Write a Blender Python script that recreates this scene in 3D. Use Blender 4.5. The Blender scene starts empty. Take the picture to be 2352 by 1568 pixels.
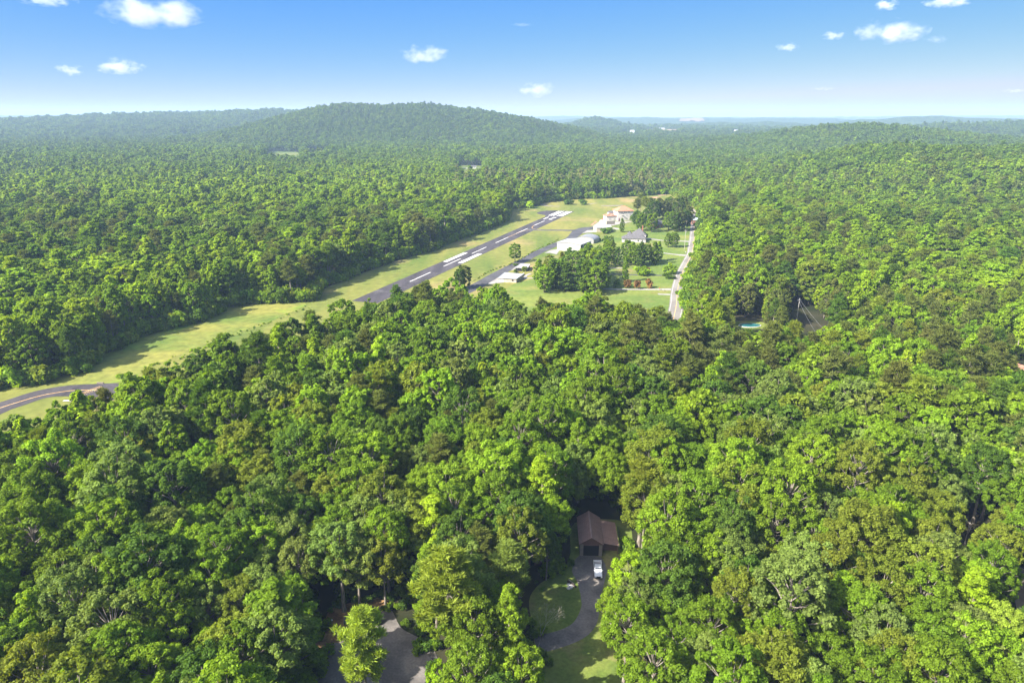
import bpy, bmesh, math, random
import numpy as np
from mathutils import Vector, noise as mnoise
random.seed(7)
RNG = np.random.default_rng(11)
sc = bpy.context.scene
C = sc.collection
PI = math.pi

# ------------------------------------------------------------------ survey helpers
F = 1568.0; CX = 1176.0; CY = 784.0; PITCH = math.radians(18.4); HC = 105.0
CR = {'1': (1034.9, 404.5, .28), 'A': (1270.1, 442.2, .152), 'B': (1053.7, 526.8, .12), 'C': (1166.6, 461, .088),
      'D': (1298.3, 564.5, .136), 'E': (1298.3, 1147.8, .132), 'F': (696.2, 1345.3, .144), 'G': (2022.7, 1223, .2203),
      'H': (0, 846.7, .128), 'd': (0, 0, 1)}
CP, SP = math.cos(PITCH), math.sin(PITCH)

def G(c, x, y, z=0.0):
    """survey point: where a sight line of the photograph meets the level z"""
    ox, oy, s = CR[c]
    u = (ox + x * s - CX) / F; v = (CY - (oy + y * s)) / F
    t = (HC - z) / (SP - v * CP)
    return Vector((u * t, (CP + v * SP) * t, z))

def at_dist(px, py, D):
    """survey point at the distance D (along y)"""
    u = (px - CX) / F; v = (CY - py) / F
    t = D / (CP + v * SP)
    return u * t, HC + (v * CP - SP) * t

def GL(c, pts, z=0.0):
    return [G(c, x, y, z) for x, y in pts]

def proj(P):
    """numpy: world points (n,3) -> photo pixels (2352 wide) and depth"""
    P = np.asarray(P, float)
    dep = P[:, 1] * CP - (P[:, 2] - HC) * SP
    up = P[:, 1] * SP + (P[:, 2] - HC) * CP
    dep = np.maximum(dep, 1e-3)
    return CX + F * P[:, 0] / dep, CY - F * up / dep, dep

# ------------------------------------------------------------------ terrain
def sstep(a):
    a = np.clip(a, 0, 1); return a * a * (3 - 2 * a)

HILLS = []
def hill(D, wf, wb, prof, tree=15.0, base=0.0):
    xs, zs = [], []
    for px, py in prof:
        x, z = at_dist(px, py, D); xs.append(x); zs.append(max(0.0, z - tree))
    HILLS.append((D, wf, wb, np.array(xs), np.array(zs)))

hill(2900, 850, 1100, tree=32, prof=[(380, 345), (430, 332), (470, 320), (560, 290), (640, 265), (700, 248), (740, 239), (800, 232), (880, 236), (975, 232),
     (1040, 240), (1100, 246), (1160, 256), (1210, 264), (1260, 275), (1320, 287), (1380, 303), (1450, 318), (1520, 332)])
hill(4400, 1700, 1500, [(-400, 262), (-150, 266), (0, 269), (100, 272), (250, 266), (400, 263), (520, 263), (580, 259), (640, 257), (700, 262), (800, 276), (900, 300)])
hill(1080, 560, 420, [(1560, 452), (1650, 432), (1750, 408), (1850, 385), (1950, 358), (2050, 343), (2110, 340), (2160, 344), (2230, 352), (2352, 345), (2600, 335), (3000, 345)])
hill(2050, 650, 700, tree=30, prof=[(1480, 345), (1600, 325), (1700, 312), (1800, 300), (1850, 290), (1920, 280), (2000, 277), (2060, 282), (2150, 294), (2250, 306), (2400, 312), (2700, 315)])
hill(3100, 700, 700, [(1900, 320), (2050, 303), (2200, 294), (2352, 289), (2550, 284), (2900, 290)])
hill(5200, 900, 900, [(1860, 296), (1930, 282), (1980, 273), (2020, 275), (2060, 271), (2100, 268), (2150, 265), (2250, 270), (2352, 274), (2500, 270), (2800, 272)])
hill(4500, 600, 700, [(1290, 296), (1326, 285), (1345, 278), (1361, 275), (1380, 277), (1411, 284), (1450, 294), (1500, 300)])
hill(5000, 700, 800, [(1400, 295), (1500, 284), (1580, 283), (1650, 280), (1720, 281), (1780, 279), (1830, 282), (1900, 292)])
hill(7400, 1300, 1200, [(1230, 280), (1330, 272), (1400, 271), (1450, 269.5), (1480, 268.5), (1560, 272), (1600, 270), (1700, 272), (1760, 270), (1800, 269.5), (1900, 272), (1980, 277), (2100, 280)])
hill(11500, 2200, 1800, [(-500, 266), (0, 265), (300, 266), (700, 267), (1180, 273), (1240, 268), (1280, 266), (1326, 266.5), (1400, 268), (1500, 270), (1700, 269), (1950, 268), (2100, 266), (2352, 265), (2800, 265)])

def vnoise(x, y, s, seed=0):
    """cheap smooth value noise, vectorised"""
    x = np.asarray(x, float) / s + seed * 17.3; y = np.asarray(y, float) / s - seed * 9.1
    xi = np.floor(x); yi = np.floor(y); fx = x - xi; fy = y - yi
    fx = fx * fx * (3 - 2 * fx); fy = fy * fy * (3 - 2 * fy)
    def h(a, b):
        v = np.sin(a * 127.1 + b * 311.7 + seed * 74.7) * 43758.5453
        return v - np.floor(v)
    return (h(xi, yi) * (1 - fx) + h(xi + 1, yi) * fx) * (1 - fy) + (h(xi, yi + 1) * (1 - fx) + h(xi + 1, yi + 1) * fx) * fy

def terrain(x, y):
    x = np.asarray(x, float); y = np.asarray(y, float)
    z = np.zeros(np.broadcast(x, y).shape)
    for D, wf, wb, xs, zs in HILLS:
        p = np.interp(x, xs, zs)
        t = np.where(y < D, sstep(1 - (D - y) / wf), sstep(1 - (y - D) / wb))
        rid = 1 + 0.10 * (vnoise(x, y, wf * 0.35, 3) - 0.5) * (t < 0.93) * (y < D)
        z = np.maximum(z, p * t * rid)
    return z

# ------------------------------------------------------------------ materials
MATS = {}
def nodes_of(name):
    m = bpy.data.materials.new(name); m.use_nodes = True
    nt = m.node_tree; nt.nodes.clear()
    out = nt.nodes.new('ShaderNodeOutputMaterial')
    return m, nt, out

def N(nt, t, **kw):
    n = nt.nodes.new(t)
    for k, v in kw.items():
        if k.startswith('i_'):
            n.inputs[k[2:].replace('_', ' ')].default_value = v
        else:
            setattr(n, k, v)
    return n

def c4(c): return (c[0], c[1], c[2], 1.0)

def mat_mix(name, c1, c2, scale, c3=None, scale3=None, thr=(0.4, 0.6), thr3=(0.55, 0.7), rough=0.9, bump=0.0, bscale=None, detail=6, stretch=None, spec=0.3, fine=None):
    """two or three colours mixed by object-space noise"""
    m, nt, out = nodes_of(name); L = nt.links
    tc = N(nt, 'ShaderNodeTexCoord'); src = tc.outputs['Object']
    if stretch:
        mp = N(nt, 'ShaderNodeMapping'); mp.inputs['Scale'].default_value = stretch[:3]
        if len(stretch) > 3: mp.inputs['Rotation'].default_value = (0, 0, stretch[3])
        L.new(src, mp.inputs['Vector']); src2 = mp.outputs['Vector']
    else: src2 = src
    n1 = N(nt, 'ShaderNodeTexNoise'); n1.inputs['Scale'].default_value = scale; n1.inputs['Detail'].default_value = detail
    L.new(src2, n1.inputs['Vector'])
    r = N(nt, 'ShaderNodeValToRGB'); r.color_ramp.elements[0].position = thr[0]; r.color_ramp.elements[1].position = thr[1]
    r.color_ramp.elements[0].color = c4(c1); r.color_ramp.elements[1].color = c4(c2)
    L.new(n1.outputs['Fac'], r.inputs['Fac']); col = r.outputs['Color']
    if c3 is not None:
        n3 = N(nt, 'ShaderNodeTexNoise'); n3.inputs['Scale'].default_value = scale3; n3.inputs['Detail'].default_value = 5
        L.new(src, n3.inputs['Vector'])
        mr = N(nt, 'ShaderNodeMapRange'); mr.inputs['From Min'].default_value = thr3[0]; mr.inputs['From Max'].default_value = thr3[1]
        L.new(n3.outputs['Fac'], mr.inputs['Value'])
        mx = N(nt, 'ShaderNodeMix', data_type='RGBA'); mx.inputs['B'].default_value = c4(c3)
        L.new(mr.outputs['Result'], mx.inputs['Factor']); L.new(col, mx.inputs['A']); col = mx.outputs['Result']
    if fine:
        nf = N(nt, 'ShaderNodeTexNoise'); nf.inputs['Scale'].default_value = fine[0]; nf.inputs['Detail'].default_value = 4
        L.new(src, nf.inputs['Vector'])
        mf = N(nt, 'ShaderNodeMapRange'); mf.inputs['From Min'].default_value = .3; mf.inputs['From Max'].default_value = .7
        mf.inputs['To Min'].default_value = 1 - fine[1]; mf.inputs['To Max'].default_value = 1 + fine[1]
        L.new(nf.outputs['Fac'], mf.inputs['Value'])
        mm = N(nt, 'ShaderNodeMix', data_type='RGBA', blend_type='MULTIPLY'); mm.inputs['Factor'].default_value = 1
        L.new(col, mm.inputs['A']); L.new(mf.outputs['Result'], mm.inputs['B']); col = mm.outputs['Result']
    b = N(nt, 'ShaderNodeBsdfPrincipled'); b.inputs['Roughness'].default_value = rough
    b.inputs['Specular IOR Level'].default_value = spec
    L.new(col, b.inputs['Base Color'])
    if bump:
        nb = N(nt, 'ShaderNodeTexNoise'); nb.inputs['Scale'].default_value = bscale or scale * 4; nb.inputs['Detail'].default_value = 4
        L.new(src, nb.inputs['Vector'])
        bp = N(nt, 'ShaderNodeBump'); bp.inputs['Strength'].default_value = 1.0; bp.inputs['Distance'].default_value = bump
        L.new(nb.outputs['Fac'], bp.inputs['Height']); L.new(bp.outputs['Normal'], b.inputs['Normal'])
    L.new(b.outputs['BSDF'], out.inputs['Surface'])
    return m

def mat_plain(name, c, rough=0.7, spec=0.4, var=0.12, scale=0.8, metal=0.0, coat=0.0):
    c2 = tuple(min(1, v * (1 + var)) for v in c); c1 = tuple(v * (1 - var) for v in c)
    m = mat_mix(name, c1, c2, scale, thr=(.3, .7), rough=rough, spec=spec)
    b = [n for n in m.node_tree.nodes if n.type == 'BSDF_PRINCIPLED'][0]
    b.inputs['Metallic'].default_value = metal; b.inputs['Coat Weight'].default_value = coat
    return m

def mat_stripes(name, c1, c2, freq, axis='X', rough=0.6, width=0.12, metal=0.0, dirt=None):
    """standing-seam / board pattern: thin lines every 1/freq metres"""
    m, nt, out = nodes_of(name); L = nt.links
    tc = N(nt, 'ShaderNodeTexCoord'); sx = N(nt, 'ShaderNodeSeparateXYZ'); L.new(tc.outputs['Object'], sx.inputs[0])
    mu = N(nt, 'ShaderNodeMath', operation='MULTIPLY'); mu.inputs[1].default_value = freq; L.new(sx.outputs[axis], mu.inputs[0])
    fr = N(nt, 'ShaderNodeMath', operation='FRACT'); L.new(mu.outputs[0], fr.inputs[0])
    lt = N(nt, 'ShaderNodeMath', operation='LESS_THAN'); lt.inputs[1].default_value = width; L.new(fr.outputs[0], lt.inputs[0])
    n1 = N(nt, 'ShaderNodeTexNoise'); n1.inputs['Scale'].default_value = 0.9; n1.inputs['Detail'].default_value = 6; L.new(tc.outputs['Object'], n1.inputs['Vector'])
    r = N(nt, 'ShaderNodeValToRGB'); r.color_ramp.elements[0].position = .32; r.color_ramp.elements[1].position = .68
    d = dirt or tuple(v * .8 for v in c1)
    r.color_ramp.elements[0].color = c4(d); r.color_ramp.elements[1].color = c4(c1); L.new(n1.outputs['Fac'], r.inputs['Fac'])
    mx = N(nt, 'ShaderNodeMix', data_type='RGBA'); L.new(lt.outputs[0], mx.inputs['Factor']); L.new(r.outputs['Color'], mx.inputs['A']); mx.inputs['B'].default_value = c4(c2)
    b = N(nt, 'ShaderNodeBsdfPrincipled'); b.inputs['Roughness'].default_value = rough; b.inputs['Metallic'].default_value = metal
    L.new(mx.outputs['Result'], b.inputs['Base Color']); L.new(b.outputs['BSDF'], out.inputs['Surface'])
    return m

def mat_leaf(name, sheen=0.25, transl=0.3, var=0.28):
    """foliage: the tree's own tone (a property of each tree) varied leaf by leaf"""
    m, nt, out = nodes_of(name); L = nt.links
    at = N(nt, 'ShaderNodeAttribute', attribute_type='INSTANCER', attribute_name='tone')
    ge = N(nt, 'ShaderNodeNewGeometry')
    mr = N(nt, 'ShaderNodeMapRange'); mr.inputs['To Min'].default_value = 1 - var; mr.inputs['To Max'].default_value = 1 + var
    L.new(ge.outputs['Random Per Island'], mr.inputs['Value'])
    av = N(nt, 'ShaderNodeAttribute', attribute_type='GEOMETRY', attribute_name='clump')
    mu = N(nt, 'ShaderNodeMath', operation='MULTIPLY'); L.new(mr.outputs['Result'], mu.inputs[0]); L.new(av.outputs['Fac'], mu.inputs[1])
    mm = N(nt, 'ShaderNodeMix', data_type='RGBA', blend_type='MULTIPLY'); mm.inputs['Factor'].default_value = 1
    L.new(at.outputs['Color'], mm.inputs['A']); L.new(mu.outputs[0], mm.inputs['B'])
    b = N(nt, 'ShaderNodeBsdfPrincipled'); b.inputs['Roughness'].default_value = 0.55; b.inputs['Specular IOR Level'].default_value = sheen
    L.new(mm.outputs['Result'], b.inputs['Base Color'])
    hs = N(nt, 'ShaderNodeHueSaturation'); hs.inputs['Hue'].default_value = 0.485; hs.inputs['Saturation'].default_value = 1.15; hs.inputs['Value'].default_value = 1.5
    L.new(mm.outputs['Result'], hs.inputs['Color'])
    t = N(nt, 'ShaderNodeBsdfTranslucent'); L.new(hs.outputs['Color'], t.inputs['Color'])
    ms = N(nt, 'ShaderNodeMixShader'); ms.inputs['Fac'].default_value = transl
    L.new(b.outputs['BSDF'], ms.inputs[1]); L.new(t.outputs['BSDF'], ms.inputs[2]); L.new(ms.outputs['Shader'], out.inputs['Surface'])
    return m

LEAF = mat_leaf('leaf', .10, .45, .3); NEEDLE = mat_leaf('needle', .06, .36, .3)
BARK = mat_mix('bark', (.16, .135, .105), (.32, .28, .23), 1.5, stretch=(4, 4, .6))
BARKP = mat_mix('pale_bark', (.24, .21, .17), (.42, .38, .32), 1.2, stretch=(4, 4, .6))

GRASS = mat_mix('airfield_turf', (.085, .125, .015), (.205, .190, .040), 0.035, c3=(.285, .205, .085), scale3=.016, thr=(.34, .66), thr3=(.56, .72), stretch=(1, .22, 1, -.37), fine=(.22, .2), bump=.05, bscale=1.2)
LAWN = mat_mix('lawn_turf', (.079, .133, .018), (.160, .190, .032), 0.05, c3=(.205, .180, .054), scale3=.03, thr=(.35, .65), thr3=(.55, .72), stretch=(.3, 1, 1, .2), fine=(.35, .2), bump=.05, bscale=2)
MEADOW = mat_mix('meadow_turf', (.085, .135, .017), (.205, .200, .038), 0.05, c3=(.125, .22, .012), scale3=.03, thr=(.32, .62), thr3=(.54, .66), stretch=(.5, 1, 1, .6), fine=(.3, .25), bump=.12, bscale=1)
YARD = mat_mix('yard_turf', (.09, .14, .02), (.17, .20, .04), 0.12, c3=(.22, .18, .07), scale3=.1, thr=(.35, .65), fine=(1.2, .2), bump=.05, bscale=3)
FLOOR = mat_mix('forest_floor', (0.022, 0.028, 0.010), (0.055, 0.048, 0.026), 0.06, c3=(0.030, 0.045, 0.012), scale3=.011, thr=(.35, .65), bump=.2, bscale=.8)
ASPH = mat_mix('runway_asphalt', (.036, .032, .036), (.072, .063, .070), 0.12, c3=(.095, .087, .09), scale3=.10, thr=(.3, .68), thr3=(.55, .75), stretch=(1, .10, 1, -.37), fine=(.8, .2), rough=.85)
ASPH2 = mat_mix('taxi_asphalt', (0.058, 0.056, 0.061), (0.086, 0.083, 0.088), 0.08, c3=(0.045, 0.043, 0.046), scale3=.2, thr3=(.58, .75), fine=(1.5, .12), rough=.85)
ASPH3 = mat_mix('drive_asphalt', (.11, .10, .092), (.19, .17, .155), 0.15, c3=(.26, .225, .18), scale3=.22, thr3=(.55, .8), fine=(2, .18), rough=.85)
ROADM = mat_mix('road_surface', (.185, .168, .152), (.235, .217, .196), 0.06, c3=(.15, .137, .125), scale3=.25, thr3=(.58, .8), fine=(1, .08), rough=.85)
CONC = mat_mix('concrete', (.25, .231, .211), (.32, .30, .275), 0.15, c3=(.20, .175, .146), scale3=.3, thr3=(.6, .8), fine=(1, .08), rough=.85)
PAINT = mat_mix('white_paint', (.50, .485, .46), (.64, .63, .60), 0.35, c3=(.3, .29, .28), scale3=.4, thr3=(.62, .8), fine=(1.5, .12), rough=.7)
YPAINT = mat_mix('yellow_paint', (0.527, 0.306, 0.102), (0.612, 0.425, 0.204), 0.6, fine=(1.5, .12), rough=.7)
SOIL = mat_mix('bare_soil', (0.270, 0.150, 0.075), (0.360, 0.247, 0.150), .08, fine=(.6, .15))
LITTER = mat_mix('leaf_litter', (.15, .085, .04), (.32, .19, .08), .35, c3=(.08, .09, .03), scale3=.2, fine=(2, .3), bump=.05, bscale=4)
TANROAD = mat_mix('tan_gravel', (.19, .155, .125), (.26, .22, .18), .2, fine=(1.5, .1))
FIELD = mat_mix('far_pasture', (.085, .125, .030), (.15, .165, .052), .01, fine=(.05, .1), spec=.05)
TANFIELD = mat_mix('far_stubble', (.20, .15, .085), (.25, .195, .12), .004, spec=.05)

WHITE_METAL = mat_stripes('white_metal_roof', (.42, .418, .41), (.31, .308, .302), 0.8, 'X', .5, .07)
WHITE_WALL = mat_stripes('white_sheet_wall', (.36, .35, .335), (.29, .28, .265), 0.55, 'X', .6, .08)
GREY_METAL = mat_stripes('grey_metal_roof', (0.315, 0.315, 0.315), (0.247, 0.247, 0.247), 1.0, 'X', .45, .08, .2)
PALE_ROOF = mat_stripes('pale_metal_roof', (.40, .41, .425), (.33, .34, .35), .9, 'X', .5, .06, .1)
SHINGLE = mat_mix('grey_shingle', (.085, .082, .086), (.135, .128, .132), 1.2, stretch=(.6, 1, 4), fine=(3, .15))
DARKSH = mat_mix('dark_shingle', (.05, .058, .055), (.095, .1, .092), 1.2, fine=(3, .15))
TERRA = mat_stripes('terracotta_tile', (0.480, 0.208, 0.116), (0.368, 0.152, 0.080), 2.4, 'X', .8, .3, 0, (0.400, 0.176, 0.104))
BROWNT = mat_mix('brown_tile', (0.200, 0.104, 0.068), (0.352, 0.200, 0.136), .5, fine=(2, .2))
STUCCO = mat_mix('cream_stucco', (.52, .485, .43), (.60, .565, .51), .5)
TANW = mat_mix('tan_block', (0.416, 0.352, 0.272), (0.480, 0.416, 0.336), .6, fine=(2, .1))
BRICKM = mat_mix('red_brick', (0.270, 0.098, 0.060), (0.375, 0.165, 0.105), 1.5, stretch=(0.750, 0.750, 3.000), fine=(3, .2))
STONEW = mat_mix('grey_siding', (.4, .37, .36), (.5, .47, .45), .8)
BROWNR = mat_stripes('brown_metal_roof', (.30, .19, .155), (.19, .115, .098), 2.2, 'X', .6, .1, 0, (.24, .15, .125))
BROWNW = mat_stripes('brown_boards', (.16, .085, .07), (.09, .05, .042), 3.5, 'Z', .8, .15)
LOGW = mat_stripes('weathered_logs', (.26, .22, .18), (.12, .1, .08), 2.6, 'Z', .85, .25)
DARK = mat_plain('dark_opening', (.012, .011, .012), .6)
GLASS = mat_plain('window_glass', (.03, .04, .05), .08, .6)
FRAME = mat_plain('white_trim', (.5, .49, .47), .6)
PURPLE = mat_plain('plum_door', (.16, .03, .1), .5)
TEAL = mat_plain('teal_cover', (.015, .11, .115), .4)
CARW = mat_plain('white_car_paint', (.80, .81, .83), .25, .5, .03, coat=.6)
CARR = mat_plain('red_car_paint', (.45, .03, .045), .3, .5, .05, coat=.6)
CARK = mat_plain('dark_car_paint', (.03, .035, .045), .3, .5, .05, coat=.6)
BLACKT = mat_plain('black_trim', (.018, .018, .02), .5)
CHROME = mat_plain('bright_metal', (.6, .61, .63), .25, .5, .04, metal=.9)
LAMPG = mat_plain('lens', (.75, .77, .8), .15, .6, .03)
TYRE = mat_plain('rubber', (.02, .02, .02), .85)
POLEW = mat_mix('weathered_pole', (.36, .33, .3), (.5, .47, .43), 1, stretch=(4, 4, .4))
WIRE = mat_plain('wire', (.25, .25, .26), .5)
STONE = mat_plain('pale_stone', (.5, .48, .46), .9, var=.25)
LIGHTSTONE = mat_plain('marker_white', (.55, .53, .5), .7)
REDP = mat_plain('red_paint', (.5, .06, .04), .5)
TARP = mat_plain('slate_tarp', (.05, .065, .075), .5, var=.3, scale=2)

# ------------------------------------------------------------------ mesh builder
class MB:
    def __init__(s): s.v = []; s.f = []; s.m = []
    def add(s, vs, fs, mi=0):
        o = len(s.v); s.v += [tuple(v) for v in vs]; s.f += [tuple(i + o for i in f) for f in fs]; s.m += [mi] * len(fs); return s
    def box(s, x0, x1, y0, y1, z0, z1, mi=0):
        v = [(x0, y0, z0), (x1, y0, z0), (x1, y1, z0), (x0, y1, z0), (x0, y0, z1), (x1, y0, z1), (x1, y1, z1), (x0, y1, z1)]
        return s.add(v, [(0, 3, 2, 1), (4, 5, 6, 7), (0, 1, 5, 4), (1, 2, 6, 5), (2, 3, 7, 6), (3, 0, 4, 7)], mi)
    def prism(s, poly, z0, z1, mi=0):
        n = len(poly); v = [(p[0], p[1], z0) for p in poly] + [(p[0], p[1], z1) for p in poly]
        return s.add(v, [tuple(range(n - 1, -1, -1)), tuple(range(n, 2 * n))] + [(i, (i + 1) % n, n + (i + 1) % n, n + i) for i in range(n)], mi)
    def extr_x(s, prof, x0, x1, mi=0):
        """profile of (y,z) points swept along x"""
        n = len(prof); v = [(x0, p[0], p[1]) for p in prof] + [(x1, p[0], p[1]) for p in prof]
        return s.add(v, [tuple(range(n - 1, -1, -1)), tuple(range(n, 2 * n))] + [(i, (i + 1) % n, n + (i + 1) % n, n + i) for i in range(n)], mi)
    def extr_y(s, prof, y0, y1, mi=0):
        n = len(prof); v = [(p[0], y0, p[1]) for p in prof] + [(p[0], y1, p[1]) for p in prof]
        return s.add(v, [tuple(range(n)), tuple(range(2 * n - 1, n - 1, -1))] + [(i, n + i, n + (i + 1) % n, (i + 1) % n) for i in range(n)], mi)
    def slab(s, a, b, c, d, t, mi=0):
        """a thick sheet through four corners, thickness t downwards"""
        P = [Vector(p) for p in (a, b, c, d)]; Q = [p - Vector((0, 0, t)) for p in P]
        return s.add(P + Q, [(0, 1, 2, 3), (7, 6, 5, 4), (0, 4, 5, 1), (1, 5, 6, 2), (2, 6, 7, 3), (3, 7, 4, 0)], mi)
    def tube(s, pts, rad, n=6, mi=0):
        pts = [Vector(p) for p in pts]; o = len(s.v); k = len(pts)
        for i, p in enumerate(pts):
            d = (pts[min(i + 1, k - 1)] - pts[max(i - 1, 0)])
            d = d.normalized() if d.length > 1e-6 else Vector((0, 0, 1))
            a = d.orthogonal().normalized(); b = d.cross(a)
            r = rad[i] if hasattr(rad, '__len__') else rad
            for j in range(n):
                t = 2 * PI * j / n; s.v.append(tuple(p + (a * math.cos(t) + b * math.sin(t)) * r))
        for i in range(k - 1):
            for j in range(n):
                s.f.append((o + i * n + j, o + i * n + (j + 1) % n, o + (i + 1) * n + (j + 1) % n, o + (i + 1) * n + j)); s.m.append(mi)
        s.f.append(tuple(o + j for j in range(n - 1, -1, -1))); s.m.append(mi)
        s.f.append(tuple(o + (k - 1) * n + j for j in range(n))); s.m.append(mi)
        return s
    def build(s, name, mats, parent=None, loc=None, bevel=0.0, smooth=False):
        me = bpy.data.meshes.new(name); me.from_pydata(s.v, [], s.f)
        for m in (mats if isinstance(mats, (list, tuple)) else [mats]): me.materials.append(m)
        if len(me.materials) > 1: me.polygons.foreach_set('material_index', s.m)
        if smooth: me.polygons.foreach_set('use_smooth', [True] * len(me.polygons))
        me.update()
        o = bpy.data.objects.new(name, me); C.objects.link(o)
        if parent: o.parent = parent
        if loc is not None: o.location = loc
        if bevel:
            b = o.modifiers.new('edge', 'BEVEL'); b.width = bevel; b.segments = 2; b.limit_method = 'ANGLE'
        return o

def tag(o, label=None, cat=None, group=None, kind=None):
    if label: o['label'] = label
    if cat: o['category'] = cat
    if group: o['group'] = group
    if kind: o['kind'] = kind
    return o

def thing(name, label, cat, loc=(0, 0, 0), rz=0.0, group=None):
    o = bpy.data.objects.new(name, None); C.objects.link(o); o.location = loc; o.rotation_euler = (0, 0, rz); o.empty_display_size = .5
    return tag(o, label, cat, group)

def sheet(name, poly, z, mat, parent=None, smooth_pts=0, kind='structure'):
    """a flat ground sheet from an outline, as a real polygon a few mm above the one below"""
    pts = [Vector((p[0], p[1])) for p in poly]
    if smooth_pts:
        out = []; n = len(pts)
        for i in range(n):
            p0, p1, p2, p3 = pts[i - 1], pts[i], pts[(i + 1) % n], pts[(i + 2) % n]
            for k in range(smooth_pts):
                t = k / smooth_pts
                out.append(.5 * ((2 * p1) + (p2 - p0) * t + (2 * p0 - 5 * p1 + 4 * p2 - p3) * t * t + (3 * p1 - p0 - 3 * p2 + p3) * t ** 3))
        pts = out
    bm = bmesh.new(); vs = [bm.verts.new((p.x, p.y, z)) for p in pts]
    f = bm.faces.new(vs); bm.normal_update()
    if f.normal.z < 0: f.normal_flip()
    bmesh.ops.triangulate(bm, faces=[f])
    me = bpy.data.meshes.new(name); bm.to_mesh(me); bm.free(); me.materials.append(mat)
    o = bpy.data.objects.new(name, me); C.objects.link(o)
    if parent: o.parent = parent
    elif kind: o['kind'] = kind
    return o

def spline(pts, sub=8):
    pts = [Vector((p[0], p[1])) for p in pts]; out = []; n = len(pts)
    for i in range(n - 1):
        p0 = pts[max(i - 1, 0)]; p1 = pts[i]; p2 = pts[i + 1]; p3 = pts[min(i + 2, n - 1)]
        for k in range(sub):
            t = k / sub
            out.append(.5 * ((2 * p1) + (p2 - p0) * t + (2 * p0 - 5 * p1 + 4 * p2 - p3) * t * t + (3 * p1 - p0 - 3 * p2 + p3) * t ** 3))
    out.append(pts[-1]); return out

def offset(pts, d):
    out = []
    for i, p in enumerate(pts):
        t = (pts[min(i + 1, len(pts) - 1)] - pts[max(i - 1, 0)]).normalized(); out.append(p + Vector((-t.y, t.x)) * d)
    return out

def ribbon(name, pts, w, z, mat, parent=None, sub=8, off=0.0, kind='structure', raw=False):
    c = pts if raw else spline(pts, sub)
    if off: c = offset(c, off)
    ws = [w] * len(c) if not hasattr(w, '__len__') else np.interp(np.linspace(0, 1, len(c)), np.linspace(0, 1, len(w)), w)
    mb = MB(); n = len(c)
    for i, p in enumerate(c):
        t = (c[min(i + 1, n - 1)] - c[max(i - 1, 0)]).normalized(); nn = Vector((-t.y, t.x)); h = ws[i] / 2
        mb.v.append((p.x - nn.x * h, p.y - nn.y * h, z)); mb.v.append((p.x + nn.x * h, p.y + nn.y * h, z))
    for i in range(n - 1): mb.f.append((2 * i, 2 * i + 2, 2 * i + 3, 2 * i + 1)); mb.m.append(0)
    o = mb.build(name, mat, parent)
    if not parent and kind: o['kind'] = kind
    return o

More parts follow.
